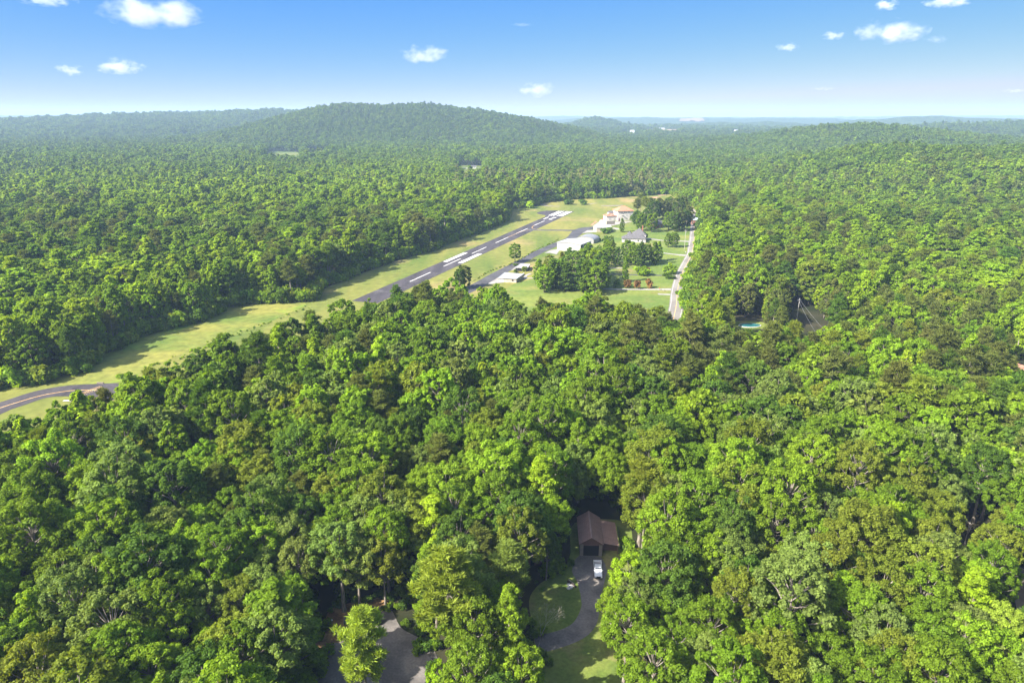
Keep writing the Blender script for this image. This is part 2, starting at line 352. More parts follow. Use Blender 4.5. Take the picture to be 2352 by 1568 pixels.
#@@GROUND
# ------------------------------------------------------------------ ground
def make_ground():
    rs = np.concatenate([np.linspace(20, 700, 60), np.geomspace(712, 15000, 200)])
    th = np.linspace(math.radians(-58), math.radians(58), 300)
    R, T = np.meshgrid(rs, th, indexing='ij')
    X = R * np.sin(T); Y = R * np.cos(T) - 15; Z = terrain(X, Y)
    far = sstep((R - 3300) / 900)
    bump = (vnoise(X, Y, 26, 5) * 9 + vnoise(X, Y, 60, 6) * 8 + vnoise(X, Y, 200, 6) * 8) * far
    Z = Z + bump
    Z[(R < 1500) & (Z < .8)] = 0
    v = np.stack([X, Y, Z], -1).reshape(-1, 3)
    n, m = R.shape
    idx = np.arange(n * m).reshape(n, m)
    q = np.stack([idx[:-1, :-1], idx[:-1, 1:], idx[1:, 1:], idx[1:, :-1]], -1).reshape(-1, 4)[:, ::-1]
    me = bpy.data.meshes.new('ground'); me.from_pydata(v.tolist(), [], q.tolist()); me.polygons.foreach_set('use_smooth', [True] * len(me.polygons)); me.update()
    mt, nt, out = nodes_of('woodland_ground'); L = nt.links
    tc = N(nt, 'ShaderNodeTexCoord')
    def noise(sc_, det=5):
        a = N(nt, 'ShaderNodeTexNoise'); a.inputs['Scale'].default_value = sc_; a.inputs['Detail'].default_value = det; L.new(tc.outputs['Object'], a.inputs['Vector']); return a.outputs['Fac']
    def ramp(f, a, b, c1, c2):
        r = N(nt, 'ShaderNodeValToRGB'); r.color_ramp.elements[0].position = a; r.color_ramp.elements[1].position = b; r.color_ramp.elements[0].color = c4(c1); r.color_ramp.elements[1].color = c4(c2); L.new(f, r.inputs['Fac']); return r.outputs['Color']
    near = ramp(noise(.06), .35, .65, (.020, .026, .010), (.05, .045, .024))
    farc = ramp(noise(.045, 8), .38, .62, (.016, .034, .012), (.066, .10, .026))
    vor = N(nt, 'ShaderNodeTexVoronoi'); vor.inputs['Scale'].default_value = .07; L.new(tc.outputs['Object'], vor.inputs['Vector'])
    sp = N(nt, 'ShaderNodeVectorMath', operation='LENGTH'); L.new(tc.outputs['Object'], sp.inputs[0])
    mr = N(nt, 'ShaderNodeMapRange'); mr.inputs['From Min'].default_value = 900; mr.inputs['From Max'].default_value = 2400; L.new(sp.outputs['Value'], mr.inputs['Value'])
    mx = N(nt, 'ShaderNodeMix', data_type='RGBA'); L.new(mr.outputs['Result'], mx.inputs['Factor']); L.new(near, mx.inputs['A']); L.new(farc, mx.inputs['B'])
    b = N(nt, 'ShaderNodeBsdfPrincipled'); b.inputs['Roughness'].default_value = 1; b.inputs['Specular IOR Level'].default_value = .1
    L.new(mx.outputs['Result'], b.inputs['Base Color'])
    mb_ = N(nt, 'ShaderNodeMath', operation='MULTIPLY'); L.new(mr.outputs['Result'], mb_.inputs[0]); L.new(vor.outputs['Distance'], mb_.inputs[1])
    bp = N(nt, 'ShaderNodeBump', invert=True); bp.inputs['Distance'].default_value = 9; bp.inputs['Strength'].default_value = 1; L.new(mb_.outputs[0], bp.inputs['Height']); L.new(bp.outputs['Normal'], b.inputs['Normal'])
    L.new(b.outputs['BSDF'], out.inputs['Surface'])
    me.materials.append(mt)
    o = bpy.data.objects.new('ground', me); C.objects.link(o); tag(o, kind='structure')
make_ground()

# the open land: the airfield and lawns (outline on the near side is where the woods' canopy hides it)
NEAR_EDGE = [(-260, 1040), (0, 963), (90, 930), (150, 908), (225, 898), (272, 884), (330, 855), (400, 828), (480, 800), (540, 776), (620, 752), (700, 730), (760, 706), (830, 680), (900, 656), (960, 650),
             (1020, 648), (1080, 652), (1120, 662), (1180, 672), (1250, 687), (1330, 692), (1400, 684), (1480, 692), (1540, 702), (1585, 722)]
FAR_EDGE = [(1572, 690), (1583, 640), (1604, 600), (1606, 560), (1607, 510), (1606, 492), (1596, 474), (1576, 472), (1540, 446), (1480, 450), (1440, 452), (1390, 456), (1330, 457), (1290, 461), (1245, 466),
            (1236, 472), (1200, 478), (1172, 480), (1166, 505), (1150, 515), (1100, 535), (1050, 552), (1000, 574), (920, 596), (830, 628), (740, 664), (722, 690), (690, 694), (600, 698), (520, 706), (505, 722), (470, 738), (350, 766),
            (235, 822), (205, 853), (110, 880), (0, 897), (-260, 930)]
CLEAR = [G('d', x, y, 19.0).xy for x, y in NEAR_EDGE] + [G('d', x, y).xy for x, y in FAR_EDGE]
sheet('grass', CLEAR, .02, GRASS)
# near lawns east of the taxiway and the rough meadow in the south-west
sheet('lawn', GL('d', [(1100, 700), (1180, 652), (1225, 640), (1300, 600), (1380, 548), (1420, 520), (1470, 505), (1560, 470), (1592, 474), (1601, 505), (1600, 560), (1590, 600), (1560, 640), (1548, 690), (1560, 760), (1300, 760)]), .04, LAWN)
sheet('meadow', GL('d', [(705, 700), (640, 730), (560, 765), (520, 775), (440, 800), (360, 840), (300, 870), (240, 885), (140, 882), (60, 889), (-200, 930), (-200, 900), (0, 880), (120, 862), (210, 835), (240, 806), (350, 755), (470, 728), (510, 700), (600, 690), (690, 688)]), .04, MEADOW)

#@@AIRFIELD
# ------------------------------------------------------------------ runway
a0 = G('B', 390, 402).xy; b0 = G('C', 822, 586).xy
AX = (b0 - a0).normalized(); NX = Vector((AX.y, -AX.x))          # NX: to the right of the axis
def on_axis(c, x, y):
    p = G(c, x, y).xy - a0; return p.dot(AX), p.dot(NX)
def RW(s, n): return a0 + AX * s + NX * n
WID = 17.3
s_end = on_axis('C', 1500, 268)[0]; s_start = -172.0
rw_poly = [RW(s_start, -WID / 2), RW(s_start, WID / 2), RW(s_end, WID / 2 + 1.0), RW(s_end, -WID / 2)]
turn = GL('C', [(1230, 258), (1000, 262), (850, 283), (760, 312), (750, 325), (800, 348), (880, 362), (960, 375), (985, 392)])
rw_poly = [RW(s_start, -WID / 2), RW(s_start, WID / 2), RW(s_end, WID / 2 + 1.2)] + [p.xy for p in turn] + [RW(on_axis('C', 960, 420)[0], -WID / 2)]
runway = sheet('runway', rw_poly, .06, ASPH)
def rw_rect(name, s0, s1, n0, n1, mat=PAINT, z=.075, label=None):
    mb = MB(); q = [RW(s0, n0), RW(s0, n1), RW(s1, n1), RW(s1, n0)]
    mb.add([(p.x, p.y, z) for p in q], [(0, 1, 2, 3)]); return mb.build(name, mat, runway)
# centreline dashes surveyed from the photograph
for c, x0, y0, x1, y1 in (('B', 250, 465, 535, 340), ('B', 705, 258, 950, 150), ('C', 215, 862, 512, 722), ('C', 690, 645, 955, 527)):
    s0 = on_axis(c, x0, y0)[0]; s1 = on_axis(c, x1, y1)[0]; rw_rect('centreline_dash', s0, s1, -.42, .42)
s1 = on_axis('B', 40, 560)[0]
for k in range(2): rw_rect('centreline_dash', s1 - 30 - 51 * k, s1 - 51 * k, -.42, .42)
# aiming bars
sA = on_axis('B', 20, 645)[0]; sB = on_axis('B', 420, 465)[0]
rw_rect('aiming_bar', -51, -12.7, 4.3, 8.2); rw_rect('aiming_bar', -51, -12.9, -7.9, -4.3)
# threshold stripes
t0 = on_axis('C', 1225, 400)[0]; t1 = on_axis('C', 1495, 276)[0]
for n0 in (-8.3, -5.7, -3.1, 1.2, 3.8, 6.4): rw_rect('threshold_stripe', t0, t1, n0, n0 + 1.6)
# the runway number, read from the far end
dA = on_axis('C', 1050, 490)[0]; dB = on_axis('C', 1190, 432)[0]; dl = dB - dA
rw_rect('numeral_one', dA, dB, -5.2, -3.7)
mb = MB()
def dq(s0, n0, s1, n1, w, ws=None):
    p = [RW(dA + s0 * dl, n0), RW(dA + s0 * dl, n0 + w), RW(dA + s1 * dl, n1 + w), RW(dA + s1 * dl, n1)]
    mb.add([(q.x, q.y, .075) for q in p], [(0, 1, 2, 3)])
dq(.0, .6, .17, .6, 4.2); dq(.17, .6, .42, .6, 1.3); dq(.42, .6, .60, 2.3, 1.5); dq(.60, 2.3, .83, 3.4, 1.4); dq(.83, .6, 1.0, .6, 4.2); dq(.66, .6, .83, .6, 1.2)
mb.build('numeral_two', PAINT, runway)
# orange lead-off line to the taxiway and faded centre line between the dashes
ribbon('lead_off_line', [G('C', 690, 645).xy, G('C', 640, 680).xy, G('C', 625, 700).xy, G('C', 655, 728).xy, G('C', 720, 745).xy, G('C', 860, 765).xy], .5, .078, YPAINT, runway)
ribbon('lead_off_line', [G('C', 215, 862).xy, G('C', 350, 805).xy, G('C', 470, 775).xy, G('C', 600, 772).xy], .45, .0785, YPAINT, runway)
ribbon('lead_off_line', [G('C', 0, 955).xy, G('C', 215, 862).xy], .4, .0782, YPAINT, runway)

# ------------------------------------------------------------------ taxiways, aprons, roads
ribbon('taxiway', [G('C', 560, 760).xy, G('C', 760, 762).xy, G('C', 1000, 770).xy, G('C', 1300, 770).xy, G('C', 1560, 775).xy, G('C', 1780, 778).xy], [11, 7.5, 6.5, 6.5, 7, 9], .065, ASPH2)
ribbon('taxiway', [G('B', -200, 1330).xy, G('B', 330, 1090).xy, G('B', 700, 880).xy, G('B', 1060, 690).xy, G('B', 1500, 450).xy, G('B', 1860, 290).xy, G('C', 1640, 980).xy, G('C', 1850, 800).xy, G('C', 2050, 730).xy, G('C', 2330, 690).xy], [9.5, 9.5, 9, 8.5, 8.2, 8.2, 8.5, 12, 14, 8], .07, ASPH2)
ribbon('taxiway', [G('H', -1200, 1120).xy, G('H', -300, 830).xy, G('H', 0, 700).xy, G('H', 300, 600).xy, G('H', 700, 470).xy, G('H', 1100, 400).xy, G('H', 1500, 385).xy, G('H', 2000, 395).xy, G('H', 2600, 420).xy], [10.5, 10.5, 11, 11, 11, 11.5, 13, 17, 18], .066, ASPH)
tx = [o for o in C.objects if o.name.startswith('taxiway')][-1]
ribbon('centre_line', [G('H', -600, 925).xy, G('H', 0, 705).xy, G('H', 300, 608).xy, G('H', 700, 492).xy, G('H', 1000, 433).xy, G('H', 1300, 392).xy, G('H', 1600, 383).xy, G('H', 1840, 396).xy], .45, .082, YPAINT, tx)
hb0, hb1 = G('H', 1370, 470).xy, G('H', 1800, 312).xy
for k in range(4):
    o_ = (hb1 - hb0).normalized(); nn = Vector((o_.y, -o_.x)) * (k * .85)
    if k < 2: ribbon('hold_line', [hb0 + nn, hb1 + nn], .26, .084, YPAINT, tx, raw=False)
    else:
        for q in range(9):
            p0 = hb0 + (hb1 - hb0) * (q / 9) + nn; ribbon('hold_dash', [p0, p0 + (hb1 - hb0) / 17], .3, .084, YPAINT, tx, sub=2)

sheet('apron', GL('A', [(440, 616), (520, 571), (660, 569), (700, 585), (660, 598)]), .075, CONC)
sheet('apron', GL('A', [(588, 516), (680, 450), (755, 390), (830, 382), (870, 420), (880, 440), (1180, 436), (1010, 475), (880, 500), (700, 505)]), .072, CONC)
sheet('apron', GL('A', [(890, 540), (920, 527), (990, 540), (1012, 560), (960, 562)]), .073, CONC)
sheet('apron', GL('B', [(1640, 455), (1760, 395), (1880, 380), (1930, 400), (1870, 480), (1740, 450)]), .077, CONC)
sheet('apron', GL('B', [(550, 1046), (740, 930), (1100, 960), (1180, 965), (900, 1012)]), .079, CONC)
sheet('apron', GL('B', [(1060, 735), (1130, 690), (1170, 730), (1000, 790)]), .0795, CONC)
ribbon('path', [G('B', 560, 1046).xy, G('B', 900, 1000).xy, G('B', 1150, 960).xy, G('B', 1300, 935).xy, G('B', 1440, 932).xy], 2.4, .085, CONC)
ribbon('path', [G('B', 1380, 845).xy, G('B', 1300, 875).xy, G('B', 1270, 910).xy, G('B', 1290, 935).xy], 2.0, .083, CONC)
ribbon('driveway', [G('D', 540, 728).xy, G('D', 800, 733).xy, G('D', 1200, 738).xy, G('D', 1650, 736).xy, G('D', 1900, 738).xy], [3.4, 3.4, 3.4, 3.6, 8], .081, CONC)
ribbon('driveway', [G('D', 600, 478).xy, G('D', 900, 484).xy, G('D', 1300, 495).xy, G('D', 1650, 502).xy, G('D', 1790, 512).xy, G('D', 1960, 515).xy], [3.2, 3.2, 3.2, 3.2, 5, 9], .087, ASPH2)
ribbon('driveway', [G('D', 640, 368).xy, G('D', 800, 376).xy, G('D', 1000, 378).xy], 2.6, .088, CONC)
ribbon('driveway', [G('D', 1560, 110).xy, G('D', 1700, 128).xy, G('D', 1900, 152).xy, G('D', 2120, 168).xy], [3.2, 3.2, 4, 10], .089, CONC)
ribbon('driveway', [G('A', 1380, 690).xy, G('A', 1500, 704).xy, G('A', 1660, 725).xy, G('A', 1900, 732).xy, G('A', 2120, 745).xy], [4.5, 4.5, 3.8, 3.5, 7], .0892, CONC)
ribbon('driveway', [G('A', 880, 498).xy, G('A', 1020, 470).xy, G('A', 1180, 440).xy, G('A', 1240, 432).xy], 3.4, .0865, CONC)
sheet('driveway', GL('D', [(1560, 806), (1780, 815), (1782, 835), (1570, 826)]), .0805, CONC)
sheet('dirt', GL('A', [(555, 500), (640, 430), (672, 436), (600, 495)]), .05, SOIL)
sheet('dirt', GL('A', [(1450, 70), (1560, 60), (1640, 75), (1620, 92), (1520, 88)]), .05, SOIL)
sheet('dirt', GL('A', [(1570, 35), (1710, 25), (1712, 42), (1600, 52)]), .05, SOIL)
sheet('dirt', GL('A', [(1190, 375), (1270, 372), (1290, 430), (1200, 425)]), .05, SOIL)
ribbon('path', [G('C', 830, 75).xy, G('C', 900, 110).xy, G('C', 1050, 138).xy, G('C', 1350, 146).xy], [7, 7, 6, 4], .05, TANROAD)
ribbon('path', [G('A', 480, 182).xy, G('A', 660, 160).xy], 3, .05, TANROAD)
ribbon('path', [G('A', 730, 198).xy, G('A', 900, 200).xy, G('A', 1060, 192).xy], [5, 9, 4], .051, TANROAD)
ROAD = [G('D', 1830, 1250).xy, G('D', 1880, 1000).xy, G('D', 1893, 800).xy, G('D', 1930, 620).xy, G('D', 1990, 440).xy, G('D', 2080, 260).xy, G('D', 2140, 140).xy, G('D', 2160, 30).xy, G('A', 2140, 660).xy, G('A', 2150, 500).xy, G('A', 2165, 430).xy, G('A', 2170, 330).xy, G('A', 2130, 270).xy, G('A', 2040, 248).xy, G('A', 1960, 240).xy]
road = ribbon('road', ROAD, [8.2, 8.2, 8.2, 8.2, 8.2, 8.4, 8.6, 9, 9, 9, 9, 8, 7.5, 7], .09, ROADM)
ribbon('centre_line', ROAD, .32, .096, YPAINT, road, off=.16)
for sgn in (-1, 1): ribbon('edge_line', ROAD, .18, .095, PAINT, road, off=sgn * 3.3)
sheet('grass_verge', GL('A', [(2000, 190), (2090, 200), (2190, 235), (2170, 300), (2130, 330), (2060, 380), (2000, 330), (1985, 260)]), .06, GRASS)

# ------------------------------------------------------------------ yards under the camera
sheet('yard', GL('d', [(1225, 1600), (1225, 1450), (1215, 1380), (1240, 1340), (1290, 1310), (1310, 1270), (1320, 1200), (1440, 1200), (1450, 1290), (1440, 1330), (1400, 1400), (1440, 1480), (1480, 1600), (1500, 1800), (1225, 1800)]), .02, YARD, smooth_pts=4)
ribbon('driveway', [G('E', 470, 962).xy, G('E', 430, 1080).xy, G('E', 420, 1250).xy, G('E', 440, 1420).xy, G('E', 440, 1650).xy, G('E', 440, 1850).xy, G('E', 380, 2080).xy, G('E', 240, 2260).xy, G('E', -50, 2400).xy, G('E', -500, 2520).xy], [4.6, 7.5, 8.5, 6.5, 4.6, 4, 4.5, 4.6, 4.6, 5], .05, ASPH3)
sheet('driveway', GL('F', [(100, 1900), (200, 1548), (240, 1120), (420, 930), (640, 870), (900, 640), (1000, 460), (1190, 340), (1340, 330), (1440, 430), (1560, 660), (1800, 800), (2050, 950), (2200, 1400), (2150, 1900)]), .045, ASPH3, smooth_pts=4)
sheet('leaf_litter', GL('F', [(150, 900), (330, 650), (420, 380), (700, 280), (1100, 200), (1350, 260), (1250, 420), (1020, 520), (900, 700), (650, 920), (400, 1000)]), .03, LITTER, smooth_pts=4)
ribbon('driveway', [G('G', 760, 130).xy, G('G', 960, 280).xy, G('G', 1180, 400).xy, G('G', 1370, 380).xy, G('G', 1470, 470).xy, G('G', 1540, 680).xy, G('G', 1600, 1000).xy], [4.5, 5, 5, 5, 5.5, 5.5, 5.5], .05, TANROAD)
sheet('dirt', GL('G', [(1370, 950), (1480, 900), (1600, 920), (1600, 1020), (1440, 1000)]), .05, SOIL)
sheet('yard', GL('G', [(650, 160), (860, 120), (930, 260), (700, 290)]), .03, LITTER, smooth_pts=4)

#@@BUILDINGS
# ------------------------------------------------------------------ buildings
def frame_of(P0, P1):
    d = (P1 - P0); return math.atan2(d.y, d.x), d.length

def front_on(c, x0, y0, x1, y1):
    P0, P1 = G(c, x0, y0), G(c, x1, y1); a, w = frame_of(P0, P1); return Vector((P0.x, P0.y, 0)), a, w

def gable_x(mb, w, l, h, rise, over=.3, t=.18):
    """roof with its ridge along y (front gable), width w, length l"""
    r = over * rise / (w / 2)
    mb.slab((-over, -over, h - r), (w / 2, -over, h + rise), (w / 2, l + over, h + rise), (-over, l + over, h - r), t)
    mb.slab((w / 2, -over, h + rise), (w + over, -over, h - r), (w + over, l + over, h - r), (w / 2, l + over, h + rise), t)
def gable_y(mb, w, l, h, rise, over=.3, t=.18):
    """roof with its ridge along x"""
    r = over * rise / (l / 2)
    mb.slab((-over, -over, h - r), (w + over, -over, h - r), (w + over, l / 2, h + rise), (-over, l / 2, h + rise), t)
    mb.slab((-over, l / 2, h + rise), (w + over, l / 2, h + rise), (w + over, l + over, h - r), (-over, l + over, h - r), t)
def wall_gable_x(mb, w, l, h, rise):
    mb.extr_y([(0, 0), (w, 0), (w, h - .1), (w / 2, h + rise - .2), (0, h - .1)], 0, l)
def wall_gable_y(mb, w, l, h, rise):
    mb.extr_x([(0, 0), (l, 0), (l, h - .1), (l / 2, h + rise - .2), (0, h - .1)], 0, w)
def hip(mb, x0, x1, y0, y1, h, rise, over=.5):
    x0 -= over; x1 += over; y0 -= over; y1 += over
    w, l = x1 - x0, y1 - y0
    if w >= l: r0, r1 = (x0 + l / 2, (y0 + y1) / 2), (x1 - l / 2, (y0 + y1) / 2)
    else: r0, r1 = ((x0 + x1) / 2, y0 + w / 2), ((x0 + x1) / 2, y1 - w / 2)
    v = [(x0, y0, h), (x1, y0, h), (x1, y1, h), (x0, y1, h), (*r0, h + rise), (*r1, h + rise)]
    b = [(a[0], a[1], h - .25) for a in v[:4]]
    if w >= l: f = [(0, 1, 5, 4), (1, 2, 5), (2, 3, 4, 5), (3, 0, 4)]
    else: f = [(0, 1, 4), (1, 2, 5, 4), (2, 3, 5), (3, 0, 4, 5)]
    mb.add(v + b, f + [(0, 6, 7, 1), (1, 7, 8, 2), (2, 8, 9, 3), (3, 9, 6, 0), (9, 8, 7, 6)])

def window(root, x, z, w, h, y=0.0, axis='y', mat=GLASS, fr=FRAME, lintel=None):
    """framed window with a recessed-looking pane, proud of the wall face at y (axis y: faces -y; axis x: faces +x)"""
    f = MB(); p = MB(); t = .09
    def bx(b, u0, u1, z0, z1, d0, d1):
        if axis == 'y': b.box(u0, u1, y - d1, y - d0, z0, z1)
        else: b.box(y + d0, y + d1, u0, u1, z0, z1)
    bx(f, x, x + w, z, z + t, .0, .1); bx(f, x, x + w, z + h - t, z + h, .0, .1)
    bx(f, x, x + t, z + t, z + h - t, .0, .1); bx(f, x + w - t, x + w, z + t, z + h - t, .0, .1)
    bx(p, x + t, x + w - t, z + t, z + h - t, .0, .04)
    o = f.build('window', fr, root); p.build('pane', mat, o); return o

# ---- brown garage with a lean-to
P, ang, w = front_on('E', 255, 962, 635, 972)
L_g = 11.5; hg, rg = 3.7, 1.75
t = thing('garage', 'brown metal-roofed garage with log piers and a lean-to beside the white pickup', 'garage', P, ang)
mb = MB(); wall_gable_x(mb, w, L_g, hg, rg); mb.build('wall', BROWNW, t)
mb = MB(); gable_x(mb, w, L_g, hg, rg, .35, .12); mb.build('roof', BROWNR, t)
mb = MB(); mb.box(w / 2 - .12, w / 2 + .12, -.34, L_g + .34, hg + rg - .02, hg + rg + .07); mb.build('ridge_cap', mat_plain('ridge_brown', (.32, .225, .2), .6), t)
for x0 in (-.05, w - .8):
    mb = MB(); mb.box(x0, x0 + .85, -.16, -.01, 0, hg - .45); mb.build('pier', LOGW, t)
mb = MB(); mb.box(.8, w - .8, -.05, -.012, 0, 2.95); mb.build('door', DARK, t)
mb = MB()
mb.slab((-.36, -.41, hg - .24), (w / 2, -.41, hg + rg - .02), (w / 2, -.36, hg + rg - .02), (-.36, -.36, hg - .24), .16)
mb.slab((w / 2, -.41, hg + rg - .02), (w + .36, -.41, hg - .24), (w + .36, -.36, hg - .24), (w / 2, -.36, hg + rg - .02), .16); mb.build('fascia', BROWNW, t)
lw = 4.3
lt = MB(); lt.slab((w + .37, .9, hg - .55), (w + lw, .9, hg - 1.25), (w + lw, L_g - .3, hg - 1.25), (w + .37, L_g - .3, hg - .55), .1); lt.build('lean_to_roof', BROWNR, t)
mb = MB(); mb.box(w + .02, w + lw - .25, 2.4, 2.5, 0, 2.45); mb.box(w + lw - .35, w + lw - .25, 2.5, L_g - .6, 0, 2.3)
mb.box(w + lw - .4, w + lw - .22, 1.1, 1.28, 0, 2.3); mb.box(w + lw - .4, w + lw - .22, 6, 6.2, 0, 2.3); mb.build('lean_to_wall', BROWNW, t)
mb = MB(); mb.box(w + lw + .01, w + lw + .16, .9, L_g - .3, hg - 1.34, hg - 1.2); mb.build('moss_strip', mat_plain('moss', (.12, .16, .02), 1), t)

# ---- small dark shed half hidden by trees
P = G('d', 1196, 1300)
t = thing('shed', 'small shed with a dark shingle roof half hidden under trees near the garage', 'shed', P, .1)
mb = MB(); wall_gable_y(mb, 6, 5, 2.6, 1.3); mb.build('wall', BROWNW, t)
mb = MB(); gable_y(mb, 6, 5, 2.6, 1.3); mb.build('roof', DARKSH, t)
mb = MB(); mb.box(2.4, 3.4, -.06, -.01, 0, 2.0); mb.build('door', DARK, t)

# ---- white hangar
P, ang, w = front_on('A', 60, 872, 432, 912)
w = 21; l = 19; h, r = 6.6, 1.4
t = thing('hangar', 'large white metal hangar with low gable roof behind the tree clump', 'hangar', P, ang)
mb = MB(); wall_gable_x(mb, w, l, h, r); mb.build('wall', WHITE_WALL, t)
mb = MB(); gable_x(mb, w, l, h, r, .25, .3); mb.build('roof', WHITE_METAL, t)
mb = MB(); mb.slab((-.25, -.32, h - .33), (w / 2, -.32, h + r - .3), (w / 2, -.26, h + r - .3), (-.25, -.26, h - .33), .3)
mb.slab((w / 2, -.32, h + r - .3), (w + .25, -.32, h - .33), (w + .25, -.26, h - .33), (w / 2, -.26, h + r - .3), .3); mb.build('fascia', mat_plain('fascia_grey', (.2, .2, .2), .6), t)  # plain grey board below the front edge of the gable roof
for k in range(4):
    mb = MB(); mb.box(w + .01, w + .22, .7 + k * 4.6, 4.4 + k * 4.6, 0, 5.6); mb.build('door', mat_plain('dark_green_door', (.035, .05, .045), .5), t)
    mb = MB(); mb.box(w + .01, w + .6, 4.6 + k * 4.6, 5.0 + k * 4.6, 0, 6.2); mb.build('buttress', WHITE_WALL, t)

# ---- grey arched hangar behind it
P = G('A', 330, 760); P.z = 0
t = thing('hangar', 'grey arched metal hangar just beyond the large white one', 'hangar', P, ang + .05)
arch = [(0, 0)] + [(8 - 8 * math.cos(a), 2.6 + 3.0 * math.sin(a)) for a in np.linspace(0, PI, 13)] + [(16, 0)]
mb = MB(); mb.extr_y(arch, 3.0, 17.0); mb.build('wall', GREY_METAL, t)
arch2 = [(8 - 8.2 * math.cos(a), 2.62 + 3.2 * math.sin(a)) for a in np.linspace(0, PI, 13)]
mb = MB(); inner = [(8 - 8.03 * math.cos(a), 2.62 + 3.03 * math.sin(a)) for a in np.linspace(PI, 0, 13)]
for i in range(12):
    q = [arch2[i], arch2[i + 1], inner[11 - i], inner[12 - i]]; mb.extr_y(q, 2.8, 17.2)
mb.build('roof', GREY_METAL, t)
mb = MB(); mb.box(3, 13, 2.9, 2.98, 0, 4.2); mb.build('door', mat_plain('grey_door', (.3, .3, .31), .5), t)

# ---- cream shed with white roof
P, ang, w = front_on('A', 656, 597, 850, 588)
w = 14.5; l = 10
t = thing('shed', 'cream metal shed with a white roof beside its own concrete pad', 'shed', P, ang - .1)
mb = MB(); wall_gable_y(mb, w, l, 4.2, 1.7); mb.build('wall', TANW, t)
mb = MB(); gable_y(mb, w, l, 4.2, 1.7, .35, .25); mb.build('roof', WHITE_METAL, t)
mb = MB(); mb.box(-.08, -.01, 2, 8, 0, 3.4); mb.build('door', FRAME, t)
window(t, 9, 1.4, 1.2, 1.1)

# ---- the big cream villa
P, ang, w = front_on('A', 975, 432, 1185, 424)
w = 17.0; l = 13.0; h = 10.2
t = thing('villa', 'tall cream stucco villa with terracotta hipped roof facing the runway', 'villa', P, ang)
mb = MB(); mb.box(0, w, 0, l, 0, h); mb.box(-.06, w + .06, -.06, l + .06, h - .9, h - .6); mb.build('wall', STUCCO, t)
mb = MB(); hip(mb, 0, w, 0, l, h + .1, 4.2, .9); mb.build('roof', TERRA, t)
for x in (4.3, 5.6): window(t, x, 6.3 + (.0), .7, 1.5)
for x in (4.3, 7.3, 9.2, 13.2): window(t, x, 7.9 if x in (4.3, 7.3, 9.2) else 5.6, .75, 1.35)
for x in (4.4, 9.6, 14.4): window(t, x, 5.0, .7, 1.2)
mb = MB(); mb.box(1.3, 2.5, -.08, -.01, 0, 2.6); mb.build('door', PURPLE, t)
mb = MB(); mb.box(-11.5, -.02, 1.5, 11, 0, 5.2); wl = mb.build('annex_wall', STUCCO, t)
mb = MB(); hip(mb, -11.5, -.5, 1.5, 11, 5.3, 2.3, .6); mb.build('annex_roof', BROWNT, t)
for x in (-9.2, -4): window(t, x, 1.6, 2.2, .7, 1.5)
mb = MB(); mb.box(-5, -.02, 11.01, 17, 0, 7.2); mb.build('rear_wing_wall', STUCCO, t)
mb = MB(); gable_y(mb, 4.8, 6, 7.3, 1.6); o = mb.build('rear_wing_roof', SHINGLE, t); o.location = (-5, 11, 0)
mb = MB(); mb.box(w + .01, w + 3.5, 3, 9, 0, 6.0); mb.build('side_wing_wall', STUCCO, t)
mb = MB(); mb.box(w - .3 + .32, w + 3.8, 2.7, 9.3, 6.02, 6.3); mb.build('side_wing_roof', TERRA, t)
mb = MB(); mb.box(4.1, 6.1, -1.6, -.01, 6.0, 6.18); mb.build('balcony', STUCCO, t)

P, ang, w = front_on('A', 806, 490, 950, 478)
t = tag(MB().box(0, 10.5, 0, .4, 0, 3.6).box(0, .4, .4, 12, 0, 3.6).build('retaining_wall', TANW, None, P), 'tan retaining wall below the cream villa terrace', 'wall'); t.rotation_euler.z = ang
# ---- grey-roofed house
P, ang, w = front_on('A', 1045, 752, 1340, 752)
t = thing('house', 'pale house with steep grey hipped roofs beyond the poplar row', 'house', P, -.12)
mb = MB(); mb.box(0, 20, 0, 8, 0, 3.3); mb.build('wall', STONEW, t)
mb = MB(); hip(mb, 0, 20, 0, 8.4, 3.4, 3.1, .5); mb.build('roof', SHINGLE, t)
mb = MB(); mb.box(9.5, 20.5, 8.05, 20, 0, 5.0); mb.build('main_wall', STONEW, t)
mb = MB(); hip(mb, 9.5, 20.5, 8.6, 20, 5.1, 5.2, .6); mb.build('main_roof', SHINGLE, t)
mb = MB(); mb.box(5, 9.45, 10, 18, 0, 4.6); mb.build('wing_wall', FRAME, t)
mb = MB(); hip(mb, 5, 9.0, 10, 18, 4.7, 2.6, .4); mb.build('wing_roof', SHINGLE, t)
mb = MB(); mb.box(17.2, 18.1, 14, 14.9, 4, 12.6); mb.build('chimney', BRICKM, t)
for x in (2, 6, 13, 16.5): window(t, x, .9, 1.2, 1.5)
mb = MB(); mb.box(9.5, 11, -.07, -.01, 0, 2.2); mb.build('door', FRAME, t)

# ---- brick house in the trees
P = G('A', 1560, 545)
t = thing('house', 'red brick house with a grey gable roof hidden among the dark pines', 'house', P, .95)
mb = MB(); wall_gable_y(mb, 17, 9, 3.4, 2.8); mb.build('wall', BRICKM, t)
mb = MB(); gable_y(mb, 17, 9, 3.4, 2.8, .5, .2); mb.build('roof', SHINGLE, t)
for x in (2, 6, 11, 14): window(t, x, 1, 1.2, 1.4)
mb = MB(); mb.box(8.4, 9.5, -.07, -.01, 0, 2.1); mb.build('door', FRAME, t)

